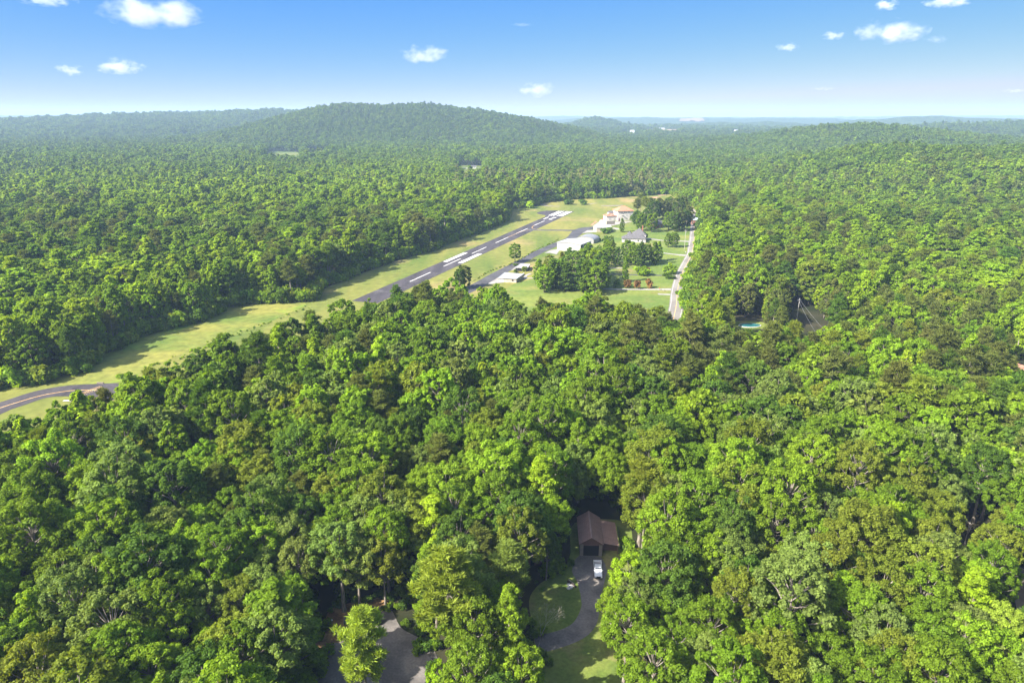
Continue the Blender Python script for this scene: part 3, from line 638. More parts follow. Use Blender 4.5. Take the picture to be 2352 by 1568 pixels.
# ---- brick house by the road
P = G('A', 2012, 478)
t = thing('house', 'low orange brick house with blue-grey roof at the top of the straight road', 'house', P, -.03)
mb = MB(); wall_gable_y(mb, 12, 8, 4.3, 1.6); mb.build('wall', BRICKM, t)
mb = MB(); gable_y(mb, 12, 8, 4.3, 1.6, .4, .2); mb.build('roof', mat_plain('blue_grey_shingle', (.28, .33, .38), .7), t)
for x in (.2, 3.6): mb = MB(); mb.box(x, x + .9, -.12, -.01, 0, 4.1); mb.build('pilaster', FRAME, t)
window(t, 5.6, 1.2, 1.4, 1.6); window(t, 9, 1.2, 1.4, 1.6)

# ---- two half-sunk flat roofed buildings by the taxiway
def flat_building(c, q, hh, label, roofm, facem):
    p = [G(c, x, y, hh) for x, y in q]                   # roof corners, front-left, front-right, back-right, back-left
    o = p[0].copy(); o.z = 0
    t = thing('flat_roofed_building', label, 'building', o)
    loc = [v - o for v in p]; ctr = sum((Vector((v.x, v.y, 0)) for v in loc), Vector()) / 4
    mb = MB(); mb.slab(*loc, .25); mb.build('roof', roofm, t)
    ins = [Vector((v.x, v.y, 0)) + (ctr - Vector((v.x, v.y, 0))).normalized() * .7 for v in loc]
    mb = MB(); mb.prism(ins, 0, hh - .26); mb.build('wall', facem, t)
    return t, loc, ins
t, loc, ins = flat_building('B', [(745, 928), (1110, 945), (1245, 850), (880, 822)], 2.9, 'low building with pale metal roof and tan block front beside the taxiway', PALE_ROOF, TANW)
d = (ins[1] - ins[0]).normalized(); nrm = Vector((d.y, -d.x, 0))
for s0, s1, m_, nme in ((.6, 3.4, LIGHTSTONE, 'garage_door'), (9, 10, DARK, 'window')):
    a, b = ins[0] + d * s0 + nrm * .02, ins[0] + d * s1 + nrm * .02
    MB().prism([a, b, b + nrm * .06, a + nrm * .06], 0 if nme != 'window' else 1.1, 2.1).build(nme, m_, t)
t, loc, ins = flat_building('B', [(1075, 728), (1315, 740), (1372, 662), (1185, 655)], 2.7, 'low building with a plain white roof and dark front under the grove', WHITE_METAL, BLACKT)
# retaining walls beside the pale-roofed building
P0 = G('B', 1245, 862); P1 = G('B', 1140, 950); a, w_ = frame_of(P0, P1)
o = tag(MB().box(0, w_, 0, .4, 0, 1.2).build('retaining_wall', LIGHTSTONE, None, Vector((P0.x, P0.y, 0))), 'low white wall along the end of the pale-roofed building', 'wall'); o.rotation_euler.z = a

# ---- house at the right border, behind the woods; dark roofed house low on the right
P = G('d', 2332, 880)
t = thing('house', 'house with brown roof and white gable at the far edge of the woods', 'house', P, .25)
mb = MB(); wall_gable_x(mb, 10, 14, 4, 2.6); mb.build('wall', FRAME, t)
mb = MB(); gable_x(mb, 10, 14, 4, 2.6, .4); mb.build('roof', BROWNT, t)
window(t, 2, 1.2, 1.2, 1.4); window(t, 6.5, 1.2, 1.2, 1.4)
P = G('G', 210, 690)
t = thing('house', 'dark slate-roofed house glimpsed beneath the trees on the slope', 'house', P, .6)
mb = MB(); wall_gable_y(mb, 12, 8, 3, 2); mb.build('wall', STONEW, t)
mb = MB(); gable_y(mb, 12, 8, 3, 2); mb.build('roof', mat_plain('slate_roof', (.1, .115, .14), .6), t)
window(t, 3, 1, 1.2, 1.3)

# ---- far-off houses
def far_house(px, py, D, w, l, h, rz, wallm, roofm, label):
    x, z = at_dist(px, py, D); zt = float(terrain(x, D)) + (12.0 if D > 3600 else 0.0)
    t = thing('farmhouse', label, 'house', (x, D, zt), rz, 'houses in the far valley')
    mb = MB(); wall_gable_y(mb, w, l, h, h * .5); mb.build('wall', wallm, t)
    mb = MB(); gable_y(mb, w, l, h, h * .5); mb.build('roof', roofm, t)
    mb = MB(); mb.box(w * .45, w * .6, -.1, -.02, 0, 2.2); mb.build('door', DARK, t)
    return x, D
FARH = []
for a in ((1358, 388, 1420, 16, 12, 6, .3, STUCCO, SHINGLE, 'large pale house in the valley beyond the runway end'),
          (1380, 386, 1440, 12, 10, 5, -.4, FRAME, SHINGLE, 'smaller white house close behind the large pale valley house'),
          (1200, 381, 1480, 12, 9, 4.5, .1, FRAME, SHINGLE, 'white farmhouse among trees under the wooded mountain'),
          (1083, 386, 1440, 10, 7, 3.5, .1, FRAME, SHINGLE, 'white barn beside the fenced pasture below the mountain'),
          (1785, 384, 1290, 13, 8, 4, .2, FRAME, PALE_ROOF, 'white cottage in the valley woods before the low ridge'),
          (1875, 379, 1300, 16, 9, 4.5, -.1, STUCCO, BROWNT, 'cream bungalow with brown roof under the low ridge'),
          (1852, 365, 1420, 11, 8, 5, .4, FRAME, SHINGLE, 'tall white house higher up the low ridge')):
    FARH.append(far_house(*a))
for k, (px, D, wd, lb) in enumerate(((1448, 3700, 22, 'pale house at the village end nearest the cone-shaped hill'), (1492, 3900, 30, 'pale house in front of the tan village field'), (1515, 4250, 34, 'broad white house behind the tan village field'), (1640, 3900, 28, 'white house alone toward the end of the village'), (1690, 3800, 30, 'last long white house of the village row'))):
    FARH.append(far_house(px, 300, D, wd, 18, 10, .1 * k, FRAME, PALE_ROOF, lb))

# pastures out in the valley
def relief(x, y):
    r = np.hypot(x, np.asarray(y) + 15); far_ = sstep((r - 3300) / 900)
    return terrain(x, y) + (vnoise(x, y, 26, 5) * 9 + vnoise(x, y, 60, 6) * 8 + vnoise(x, y, 200, 6) * 8) * far_
def field(name, q, mat, lift=.5, n=12):
    P_ = [Vector(p) for p in q]; mb = MB()
    for i in range(n + 1):
        for j in range(n + 1):
            a, b = i / n, j / n
            p = (P_[0] * (1 - a) + P_[1] * a) * (1 - b) + (P_[3] * (1 - a) + P_[2] * a) * b
            z = float(relief(p.x, p.y)); mb.v.append((p.x, p.y, z + lift))
    for i in range(n):
        for j in range(n):
            k = i * (n + 1) + j; mb.f.append((k, k + n + 1, k + n + 2, k + 1)); mb.m.append(0)
    o = mb.build(name, mat, None); o['kind'] = 'structure'; return [p.xy for p in P_]
def fpt(px, D): return Vector((at_dist(px, 350, D)[0], D))
FIELDS = [field('field', [fpt(598, 1480), fpt(684, 1480), fpt(692, 2050), fpt(618, 2090)], FIELD),
          field('field', [fpt(700, 1680), fpt(746, 1700), fpt(760, 2120), fpt(706, 2100)], FIELD),
          field('field', [fpt(1064, 1120), fpt(1104, 1150), fpt(1110, 1500), fpt(1040, 1520)], FIELD),
          field('field', [fpt(1478, 3500), fpt(1560, 3500), fpt(1560, 4300), fpt(1478, 4300)], TANFIELD, 3.0, 24),
          field('field', [fpt(1555, 6700), fpt(1612, 6750), fpt(1606, 7250), fpt(1558, 7250)], TANFIELD, 6.0, 24)]

# ------------------------------------------------------------------ vehicles
def wheel(root, x, y, r, w):
    mb = MB(); n = 16
    prof = [(r, -w / 2), (r, w / 2)]
    for s in (-w / 2, w / 2):
        pass
    v = []; f = []
    for s in (-w / 2, w / 2):
        for k in range(n): v.append((x + s, y + r * math.cos(2 * PI * k / n), r + r * math.sin(2 * PI * k / n)))
    f = [tuple(range(n)), tuple(range(2 * n - 1, n - 1, -1))] + [(k, n + k, n + (k + 1) % n, (k + 1) % n) for k in range(n)]
    mb.add(v, f); o = mb.build('wheel', TYRE, root)
    v = []
    for s in (-w / 2 - .02, w / 2 + .02):
        for k in range(n): v.append((x + s, y + r * .58 * math.cos(2 * PI * k / n), r + r * .58 * math.sin(2 * PI * k / n)))
    MB().add(v, f).build('rim', CHROME, o)

def loft_y(mb, secs):
    """closed body from cross-sections: (y, half-width bottom, half-width top, z0, z1)"""
    o = len(mb.v)
    for y, wb, wt, z0, z1 in secs:
        zm = z0 + (z1 - z0) * .55
        mb.v += [(-wb, y, z0), (wb, y, z0), (wb * 1.0, y, zm), (wt, y, z1), (-wt, y, z1), (-wb * 1.0, y, zm)]
    n = len(secs)
    for i in range(n - 1):
        for j in range(6):
            a = o + i * 6 + j; b = o + i * 6 + (j + 1) % 6; mb.f.append((a, b, b + 6, a + 6)); mb.m.append(0)
    mb.f.append(tuple(o + j for j in range(5, -1, -1))); mb.m.append(0); mb.f.append(tuple(o + (n - 1) * 6 + j for j in range(6))); mb.m.append(0)

def pickup(loc, rz, label):
    """front points to local -y"""
    t = thing('pickup_truck', label, 'pickup truck', loc, rz)
    mb = MB(); loft_y(mb, [(-3.0, .86, .8, .45, .98), (-2.9, .96, .88, .40, 1.08), (-1.5, .99, .92, .40, 1.18), (-1.45, .99, .95, .4, 1.2), (.55, .99, .95, .4, 1.2), (.62, .99, .95, .4, 1.2)])
    body = mb.build('body', CARW, t, bevel=.05)
    mb = MB(); loft_y(mb, [(-1.5, .92, .9, 1.15, 1.22), (-.75, .92, .76, 1.15, 1.92), (-.6, .92, .77, 1.15, 1.96), (.3, .92, .77, 1.15, 1.96), (.52, .92, .78, 1.15, 1.9), (.6, .92, .9, 1.15, 1.25)])
    mb.build('cab', CARW, t, bevel=.04)
    mb = MB(); mb.add([(-.80, -1.40, 1.285), (.80, -1.40, 1.285), (.68, -.83, 1.86), (-.68, -.83, 1.86)], [(0, 1, 2, 3)]); mb.build('windscreen', GLASS, t)
    for s in (-1, 1):
        mb = MB(); mb.add([(s * .905, -1.0, 1.3), (s * .905, .45, 1.3), (s * .80, .4, 1.84), (s * .80, -.66, 1.84)], [(0, 1, 2, 3) if s > 0 else (3, 2, 1, 0)]); mb.build('side_window', GLASS, t)
        mb = MB(); mb.box(s * 1.0 if s > 0 else -1.2, 1.2 if s > 0 else -1.0, -1.15, -1.0, 1.2, 1.42); mb.build('mirror', CARW, t, bevel=.02)
        mb = MB(); mb.box(*( (.52, .88) if s > 0 else (-.88, -.52)), -3.03, -2.9, .78, .98); mb.build('headlight', LAMPG, t, bevel=.02)
        mb = MB(); mb.box(*((.8, .98) if s > 0 else (-.98, -.8)), 2.98, 3.03, .8, 1.1); mb.build('tail_light', REDP, t)
    mb = MB(); mb.box(-.5, .5, -3.04, -2.95, .62, .98); mb.build('grille', BLACKT, t)
    mb = MB(); mb.box(-.95, .95, -3.12, -2.92, .42, .58); mb.build('bumper', BLACKT, t, bevel=.03)
    mb = MB(); mb.box(-.99, .99, .66, 3.0, .4, .7); mb.box(-.99, -.9, .66, 3.0, .7, 1.28); mb.box(.9, .99, .66, 3.0, .7, 1.28); mb.box(-.9, .9, .66, .74, .7, 1.28); mb.box(-.9, .9, 2.92, 3.0, .7, 1.25)
    bed = mb.build('bed', CARW, t, bevel=.02)
    mb = MB(); mb.box(-.88, .88, .76, 2.9, .705, .73); mb.build('liner', mat_plain('bed_liner', (.33, .32, .31), .6), bed)
    for x in (-.84, .84):
        for y in (-2.05, 1.75): wheel(t, x, y, .4, .27)
    return t
pf, pb = G('E', 575, 1375), G('E', 556, 1135)
mid = (pf + pb) / 2; dv = pf - pb
pickup((mid.x, mid.y, .05), math.atan2(dv.y, dv.x) + PI / 2, 'white pickup truck parked on the driveway in front of the brown garage')

def car(loc, rz, label, paint, cat='car'):
    t = thing('car', label, cat, loc, rz)
    mb = MB(); loft_y(mb, [(-2.3, .78, .7, .35, .7), (-2.15, .88, .8, .3, .8), (-.9, .9, .84, .3, .93), (1.4, .9, .84, .3, .95), (2.1, .88, .8, .3, .9), (2.3, .8, .72, .35, .75)]); mb.build('body', paint, t, bevel=.05)
    mb = MB(); loft_y(mb, [(-.95, .84, .8, .9, .95), (-.3, .84, .62, .9, 1.42), (.9, .84, .62, .9, 1.44), (1.6, .84, .78, .9, .96)]); mb.build('cabin', GLASS, t)
    mb = MB(); mb.box(-.6, .6, -.28, .88, 1.425, 1.47); mb.build('roof_panel', paint, t, bevel=.02)
    for s in (-1, 1): mb = MB(); mb.box(*((.45, .75) if s > 0 else (-.75, -.45)), -2.32, -2.2, .55, .68); mb.build('headlight', LAMPG, t)
    for x in (-.78, .78):
        for y in (-1.45, 1.4): wheel(t, x, y, .33, .2)
    return t
P = G('A', 770, 412); car((P.x, P.y, .08), .9, 'dark red car parked on the concrete drive beside the cream villa', CARR)
P = G('G', 735, 660); car((P.x, P.y, .05), 1.3, 'dark car half hidden under the trees by the tan drive', CARK)

# ------------------------------------------------------------------ poles, wires, yard things
def utility_pole(P, h, label, rz=0.0):
    t = thing('utility_pole', label, 'utility pole', P, rz)
    MB().tube([(0, 0, 0), (0, 0, h)], [.17, .11], 8).build('pole', POLEW, t)
    MB().box(-1.2, 1.2, -.06, .06, h - .9, h - .75).build('crossarm', POLEW, t)
    for x in (-1.1, 0, 1.1):
        MB().tube([(x, 0, h - .75 if x else h), (x, 0, h - .55 if x else h + .22)], [.06, .04], 6).build('insulator', mat_plain('porcelain', (.6, .6, .58), .3), t)
    MB().tube([(.3, .05, h - 2.6), (.3, .05, h - 1.7)], .24, 8).build('transformer', mat_plain('grey_can', (.35, .36, .37), .5), t)
    return t
P = G('A', 1985, 864); Hp = 16.5
utility_pole(P, Hp, 'tall pale utility pole on the lawn beside the pale road'); pole1 = P
P2 = G('d', 1829, 742); utility_pole(P2, 13.5, 'grey utility pole in a gap of the woods near the teal pool', .5)
def wire(a, b, sag, label):
    pts = [a.lerp(b, k / 14) - Vector((0, 0, sag * 4 * (k / 14) * (1 - k / 14))) for k in range(15)]
    return tag(MB().tube(pts, .035, 4).build('power_line', WIRE), label, 'power line')
top2 = Vector((P2.x, P2.y, 13.0))
far_a = G('d', 1905, 770, 5.0); wire(top2, far_a, .6, 'thin upper power line running down from the pole near the pool')
wire(top2 - Vector((0, 0, 1.4)), G('d', 1880, 775, 4.0), .5, 'thin lower power line running down from the pole near the pool')
# teal pool with its cover
P = G('d', 1722, 748)
t = thing('pool', 'teal covered swimming pool glimpsed in a gap of the woods', 'pool', P, .1)
MB().prism([(6 * math.cos(a), 3.5 * math.sin(a)) for a in np.linspace(0, 2 * PI, 28)[:-1]], 0, .35).build('rim', LIGHTSTONE, t)
MB().prism([(5.6 * math.cos(a), 3.1 * math.sin(a)) for a in np.linspace(0, 2 * PI, 28)[:-1]], .36, .42).build('cover', TEAL, t)
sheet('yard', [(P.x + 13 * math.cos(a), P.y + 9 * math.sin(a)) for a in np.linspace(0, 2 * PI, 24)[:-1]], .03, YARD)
# lamp post
P = G('F', 478, 715)
t = thing('lamp_post', 'black lamp post with a white globe at the edge of the dark drive', 'lamp post', P)
MB().tube([(0, 0, 0), (0, 0, .3), (0, 0, .32), (0, 0, 2.7)], [.13, .1, .05, .045], 8).build('post', BLACKT, t)
bm = bmesh.new(); bmesh.ops.create_uvsphere(bm, u_segments=14, v_segments=10, radius=.19); me = bpy.data.meshes.new('globe'); bm.to_mesh(me); bm.free(); me.materials.append(LIGHTSTONE)
o = bpy.data.objects.new('globe', me); C.objects.link(o); o.parent = t; o.location = (0, 0, 2.86)
def rock(P, r, label, mat=STONE, sq=.6, group=None):
    bm = bmesh.new(); bmesh.ops.create_icosphere(bm, subdivisions=2, radius=r)
    for v in bm.verts:
        v.co *= 1 + .3 * mnoise.noise(v.co * 2.1 / r + Vector((P.x, P.y, 0))); v.co.z *= sq
    me = bpy.data.meshes.new('rock'); bm.to_mesh(me); bm.free(); me.materials.append(mat)
    o = bpy.data.objects.new('rock', me); C.objects.link(o); o.location = (P.x, P.y, r * sq * .6); tag(o, label, 'rock', group); return o
rock(G('F', 492, 722), .5, 'pale rock at the foot of the black lamp post')
for k, (x, y, r, lb) in enumerate(((60, 1480, .45, 'pale boulder lying against the fallen log by the drive'), (95, 1520, .6, 'biggest grey boulder below the fallen log'), (130, 1500, .4, 'small grey boulder between the log and the drive'), (60, 1540, .5, 'rounded grey boulder farthest down the lawn from the log'))):
    rock(G('E', x, y), r, lb)
p0, p1 = G('E', 45, 1425), G('E', 185, 1530)
lg = MB().tube([(p0.x, p0.y, .28), ((p0.x + p1.x) / 2, (p0.y + p1.y) / 2, .3), (p1.x, p1.y, .26)], [.3, .26, .2], 8).build('log', mat_plain('dark_log', (.06, .045, .035), .9)); tag(lg, 'dark fallen log lying on the lawn beside the driveway', 'log')
p0, p1 = G('E', 60, 1400), G('E', 150, 1470)
lg = MB().tube([(p0.x, p0.y, .18), (p1.x, p1.y, .18)], [.16, .13], 8).build('log', BARKP); tag(lg, 'pale thin log just behind the dark fallen log', 'log')
# tarp-covered heap
P = G('F', 775, 590)
t = thing('trailer', 'small slate-grey covered trailer at the top of the dark drive', 'trailer', P, .15)
mb = MB(); mb.extr_x([(-.9, .5), (.9, .5), (.9, 1.0), (.5, 1.35), (-.5, 1.35), (-.9, 1.0)], -1.5, 1.5); mb.build('cover', TARP, t, bevel=.08)
mb = MB(); mb.box(-1.5, 1.5, -.85, .85, .38, .495); mb.build('chassis', BLACKT, t)
mb = MB(); mb.tube([(1.5, 0, .45), (2.5, 0, .45)], .05, 6); mb.build('drawbar', BLACKT, t)
mb = MB(); mb.box(-1.56, -1.51, -.9, .9, .5, 1.2); mb.build('tailboard', LIGHTSTONE, t)
for y in (-.95, .95):
    v = []; n = 14
    for s in (-.1, .1):
        for k in range(n): v.append((.32 * math.cos(2 * PI * k / n), y + s, .32 + .32 * math.sin(2 * PI * k / n)))
    MB().add(v, [tuple(range(n)), tuple(range(2 * n - 1, n - 1, -1))] + [(k, n + k, n + (k + 1) % n, (k + 1) % n) for k in range(n)]).build('wheel', TYRE, t)
# white marker board by the taxiway bend; red marker, mailboxes along the road
P0, P1 = G('H', 1128, 592), G('H', 1275, 592); a, w_ = frame_of(P0, P1)
t = thing('marker_board', 'long white marker board lying low in the grass inside the taxiway bend', 'marker board', Vector((P0.x, P0.y, 0)), a)
MB().box(0, w_, 0, .9, .25, .4).build('board', LIGHTSTONE, t)
for x in (.3, w_ - .5): MB().box(x, x + .2, .1, .8, 0, .245).build('leg', BROWNT, t)
P0 = G('H', 1740, 272); t = tag(MB().box(0, 2.6, 0, .5, 0, .6).build('culvert_headwall', TANROAD, None, Vector((P0.x, P0.y, 0))), 'pale concrete culvert headwall in the ditch beside the taxiway', 'culvert')
def mailbox(P, paint, label):
    t = thing('mailbox', label, 'mailbox', P)
    MB().box(-.06, .06, -.06, .06, 0, 1.05).build('post', POLEW, t)
    arch = [(-.2, 1.06), (.2, 1.06), (.2, 1.3)] + [(.2 * math.cos(a), 1.3 + .2 * math.sin(a)) for a in np.linspace(0, PI, 8)[1:-1]] + [(-.2, 1.3)]
    MB().extr_y(arch, -.4, .4).build('box', paint, t); return t
mailbox(G('D', 1590, 748), REDP, 'red mailbox on a post beside the long white driveway'); mailbox(G('D', 1655, 765), LIGHTSTONE, 'white mailbox on a post between the white driveway and the concrete pad'); mailbox(G('A', 2000, 920), LIGHTSTONE, 'white mailbox where the upper white driveway meets the road')
# pasture fence
q = FIELDS[2]; q = [q[0], q[1], q[1].lerp(q[2], .75), q[0].lerp(q[3], .75)]; t = thing('fence', 'white board fence along the small pasture under the mountain', 'fence', (q[3].x, q[3].y, float(terrain(q[3].x, q[3].y))))
d = q[2] - q[3]; L_ = d.length; t.rotation_euler.z = math.atan2(d.y, d.x)
for z in (.7, 1.3, 1.9): MB().box(0, L_, -.06, .06, z, z + .32).build('rail', LIGHTSTONE, t)
for k in range(int(L_ / 5)): MB().box(k * 5, k * 5 + .3, .07, .3, 0, 2.4).build('post', LIGHTSTONE, t)

#@@TREES
# ------------------------------------------------------------------ tree shapes
def unit(n, rng):
    v = rng.normal(size=(n, 3)); return v / np.linalg.norm(v, axis=1, keepdims=True)

def leaf_mesh(name, P, Nn, size, clump, mat, rng, aspect=.62, extra=None, axis=None):
    """diamond leaf sprays: centres P, facing Nn; EXTRA: an MB with wood added in material slot 1"""
    n = len(P); r = unit(n, rng) if axis is None else axis
    T = np.cross(Nn, r); T /= np.maximum(np.linalg.norm(T, axis=1, keepdims=True), 1e-6)
    if axis is not None: T, B = axis - Nn * (axis * Nn).sum(1, keepdims=True), T; T = T / np.maximum(np.linalg.norm(T, axis=1, keepdims=True), 1e-6)
    else: B = np.cross(Nn, T)
    s = np.asarray(size).reshape(-1, 1) * np.ones((n, 1)) * rng.uniform(.55, 1.4, (n, 1))
    fold = Nn * s * .22
    V = np.stack([P + T * s - fold, P + B * s * aspect, P - T * s - fold, P - B * s * aspect], 1).reshape(-1, 3)
    Q = np.arange(4 * n).reshape(n, 4)
    verts = V; cl = np.repeat(clump, 4); faces_n = n
    me = bpy.data.meshes.new(name)
    if extra is not None:
        ev = np.array(extra.v).reshape(-1, 3); verts = np.concatenate([V, ev]); cl = np.concatenate([cl, np.ones(len(ev))])
    me.vertices.add(len(verts)); me.vertices.foreach_set('co', verts.astype(np.float32).ravel())
    loops = [Q.ravel()]; starts = [np.arange(n) * 4]; tot = [np.full(n, 4)]
    if extra is not None:
        off = 4 * n; st = 4 * n
        for f in extra.f:
            loops.append(np.array(f) + off); starts.append(np.array([st])); tot.append(np.array([len(f)])); st += len(f)
    lo = np.concatenate(loops).astype(np.int32); stt = np.concatenate(starts).astype(np.int32)
    me.loops.add(len(lo)); me.loops.foreach_set('vertex_index', lo)
    me.polygons.add(len(stt)); me.polygons.foreach_set('loop_start', stt)
    me.materials.append(mat)
    if extra is not None:
        me.materials.append(BARK)
        mi = np.zeros(len(stt), np.int32); mi[n:] = 1; me.polygons.foreach_set('material_index', mi)
    a = me.attributes.new('clump', 'FLOAT', 'POINT'); a.data.foreach_set('value', cl.astype(np.float32))
    me.update(calc_edges=True); me.validate(); return me

def clump_leaves(cc, cr, per, rng, up=.45, jit=.55, squash=1.0):
    """leaves laid over clumps (centres cc, radii cr)"""
    k = len(cc); ci = np.repeat(np.arange(k), per); n = len(ci)
    d = unit(n, rng); d[:, 2] = np.where(rng.random(n) < .62, np.abs(d[:, 2]), d[:, 2])
    rr = cr[ci] * rng.uniform(.45, 1.35, n)
    P = cc[ci] + d * rr[:, None] * np.array([1, 1, squash])
    Nn = d + np.array([0, 0, up]) + rng.normal(size=(n, 3)) * jit
    Nn /= np.linalg.norm(Nn, axis=1, keepdims=True)
    tone = rng.uniform(.84, 1.16, k)[ci]
    return P, Nn, tone

def crown_shape(kind, rng, R, H):
    """lobes -> clumps of a crown; returns clump centres, radii, limb ends and the trunk's top"""
    cc = []; cr = []; limbs = []
    if kind in ('broad', 'full'):
        z0 = H * (rng.uniform(.30, .40) if kind == 'broad' else rng.uniform(.03, .08)); zc = z0 + (H - z0) * .52; hz = (H - z0) * .50
        n = int(rng.integers(36, 46)) + (8 if kind == 'full' else 0); ga = PI * (3 - math.sqrt(5)); ph0 = rng.uniform(0, 6)
        lob = []
        for i in range(n):
            zz = 1 - (1.55 if kind == 'broad' else 1.9) * (i + .5) / n; rad = math.sqrt(max(0, 1 - min(1, zz * zz))); a = ph0 + i * ga
            e = rng.uniform(.55, .92); lob.append((np.array([math.cos(a) * rad * R * e, math.sin(a) * rad * R * e, zc + zz * hz * rng.uniform(.66, 1.0)]), R * rng.uniform(.15, .26)))
        for c_, r_ in lob:
            limbs.append(c_); m = int(rng.integers(4, 8)); d = unit(m * 2, rng)
            out = c_ - np.array([0, 0, zc]); out = out / max(np.linalg.norm(out), 1e-3)
            d = d[np.argsort(-(d @ out + d[:, 2] * .5))][:m]
            for q in d: cc.append(c_ + q * r_ * rng.uniform(.65, .98)); cr.append(r_ * rng.uniform(.36, .56))
    elif kind == 'poplar':
        z0 = H * rng.uniform(.05, .12); n = int(rng.integers(24, 30)); ph = rng.uniform(0, 6)
        for i in range(n):
            f = (i + .5) / n; z = z0 + (H - z0) * f ** .9; w = R * (math.sin(PI * min(1, .22 + f * .80)) ** .8) * rng.uniform(.6, 1.0) * .66
            a = ph + i * 2.4; c_ = np.array([math.cos(a) * w, math.sin(a) * w, z - .4]); r_ = R * rng.uniform(.26, .40) * (1.1 - .4 * f)
            limbs.append(c_); m = int(rng.integers(6, 9))
            for q in unit(m, rng):
                q[2] = q[2] * 1.2 + .15; cc.append(c_ + q * r_ * .85); cr.append(r_ * rng.uniform(.34, .52))
    elif kind == 'pine':
        z0 = H * rng.uniform(.42, .52); n = int(rng.integers(26, 34)); ph = rng.uniform(0, 6)
        for i in range(n):
            f = (i + .5) / n; z = z0 + (H - z0) * f; w = R * (1 - f ** 2.4 * .86) * (.55 + .45 * min(1, f * 3)) * rng.uniform(.62, 1.05)
            a = ph + i * 2.4; e = np.array([math.cos(a) * w, math.sin(a) * w, z + w * rng.uniform(.05, .28)]); limbs.append(e)
            m = int(rng.integers(4, 7))
            for k in range(m):
                s = rng.uniform(.5, 1.05); q = np.array([e[0] * s, e[1] * s, z + (e[2] - z) * s]) + rng.normal(size=3) * np.array([.7, .7, .35]) * R * .16
                cc.append(q); cr.append(R * rng.uniform(.10, .17))
        for k in range(5): cc.append(np.array([0, 0, H - .3]) + rng.normal(size=3) * np.array([.14, .14, .1]) * R); cr.append(R * .14)
    elif kind == 'bush':
        n = int(rng.integers(9, 14))
        for q in unit(n, rng): cc.append(np.array([q[0] * R * .6, q[1] * R * .6, H * .45 + q[2] * H * .3])); cr.append(R * rng.uniform(.28, .45))
    return np.array(cc), np.array(cr), limbs

def wood(kind, rng, H, limbs, R, n=6):
    mb = MB(); r0 = .016 * H + .06
    if kind == 'bush': return mb.tube([(0, 0, 0), (.1, 0, H * .5)], [.08, .04], 5)
    top = H * (.95 if kind in ('pine', 'poplar') else .72)
    bend = rng.normal(size=2) * .25
    pt = lambda z: Vector((bend[0] * math.sin(z / H * 3), bend[1] * math.sin(z / H * 2.3), z))
    zs = np.linspace(0, top, 8); mb.tube([pt(z) for z in zs], [r0 * (1.25 if i == 0 else 1) * (1 - .82 * z / top) for i, z in enumerate(zs)], n + 2)
    for e in limbs:
        e = Vector(e); hd = math.hypot(e.x, e.y)
        zb = max(H * .22, min(top * .95, e.z - hd * (.25 if kind == 'pine' else .8)))
        b = pt(zb); mid = b.lerp(e, .5) + Vector((0, 0, -.06 * hd if kind != 'pine' else .02 * hd)); rb = r0 * .42 * (1 - .6 * zb / H)
        mb.tube([b, mid, e], [rb, rb * .7, rb * .25], 4 if kind != 'broad' else 5)
    return mb

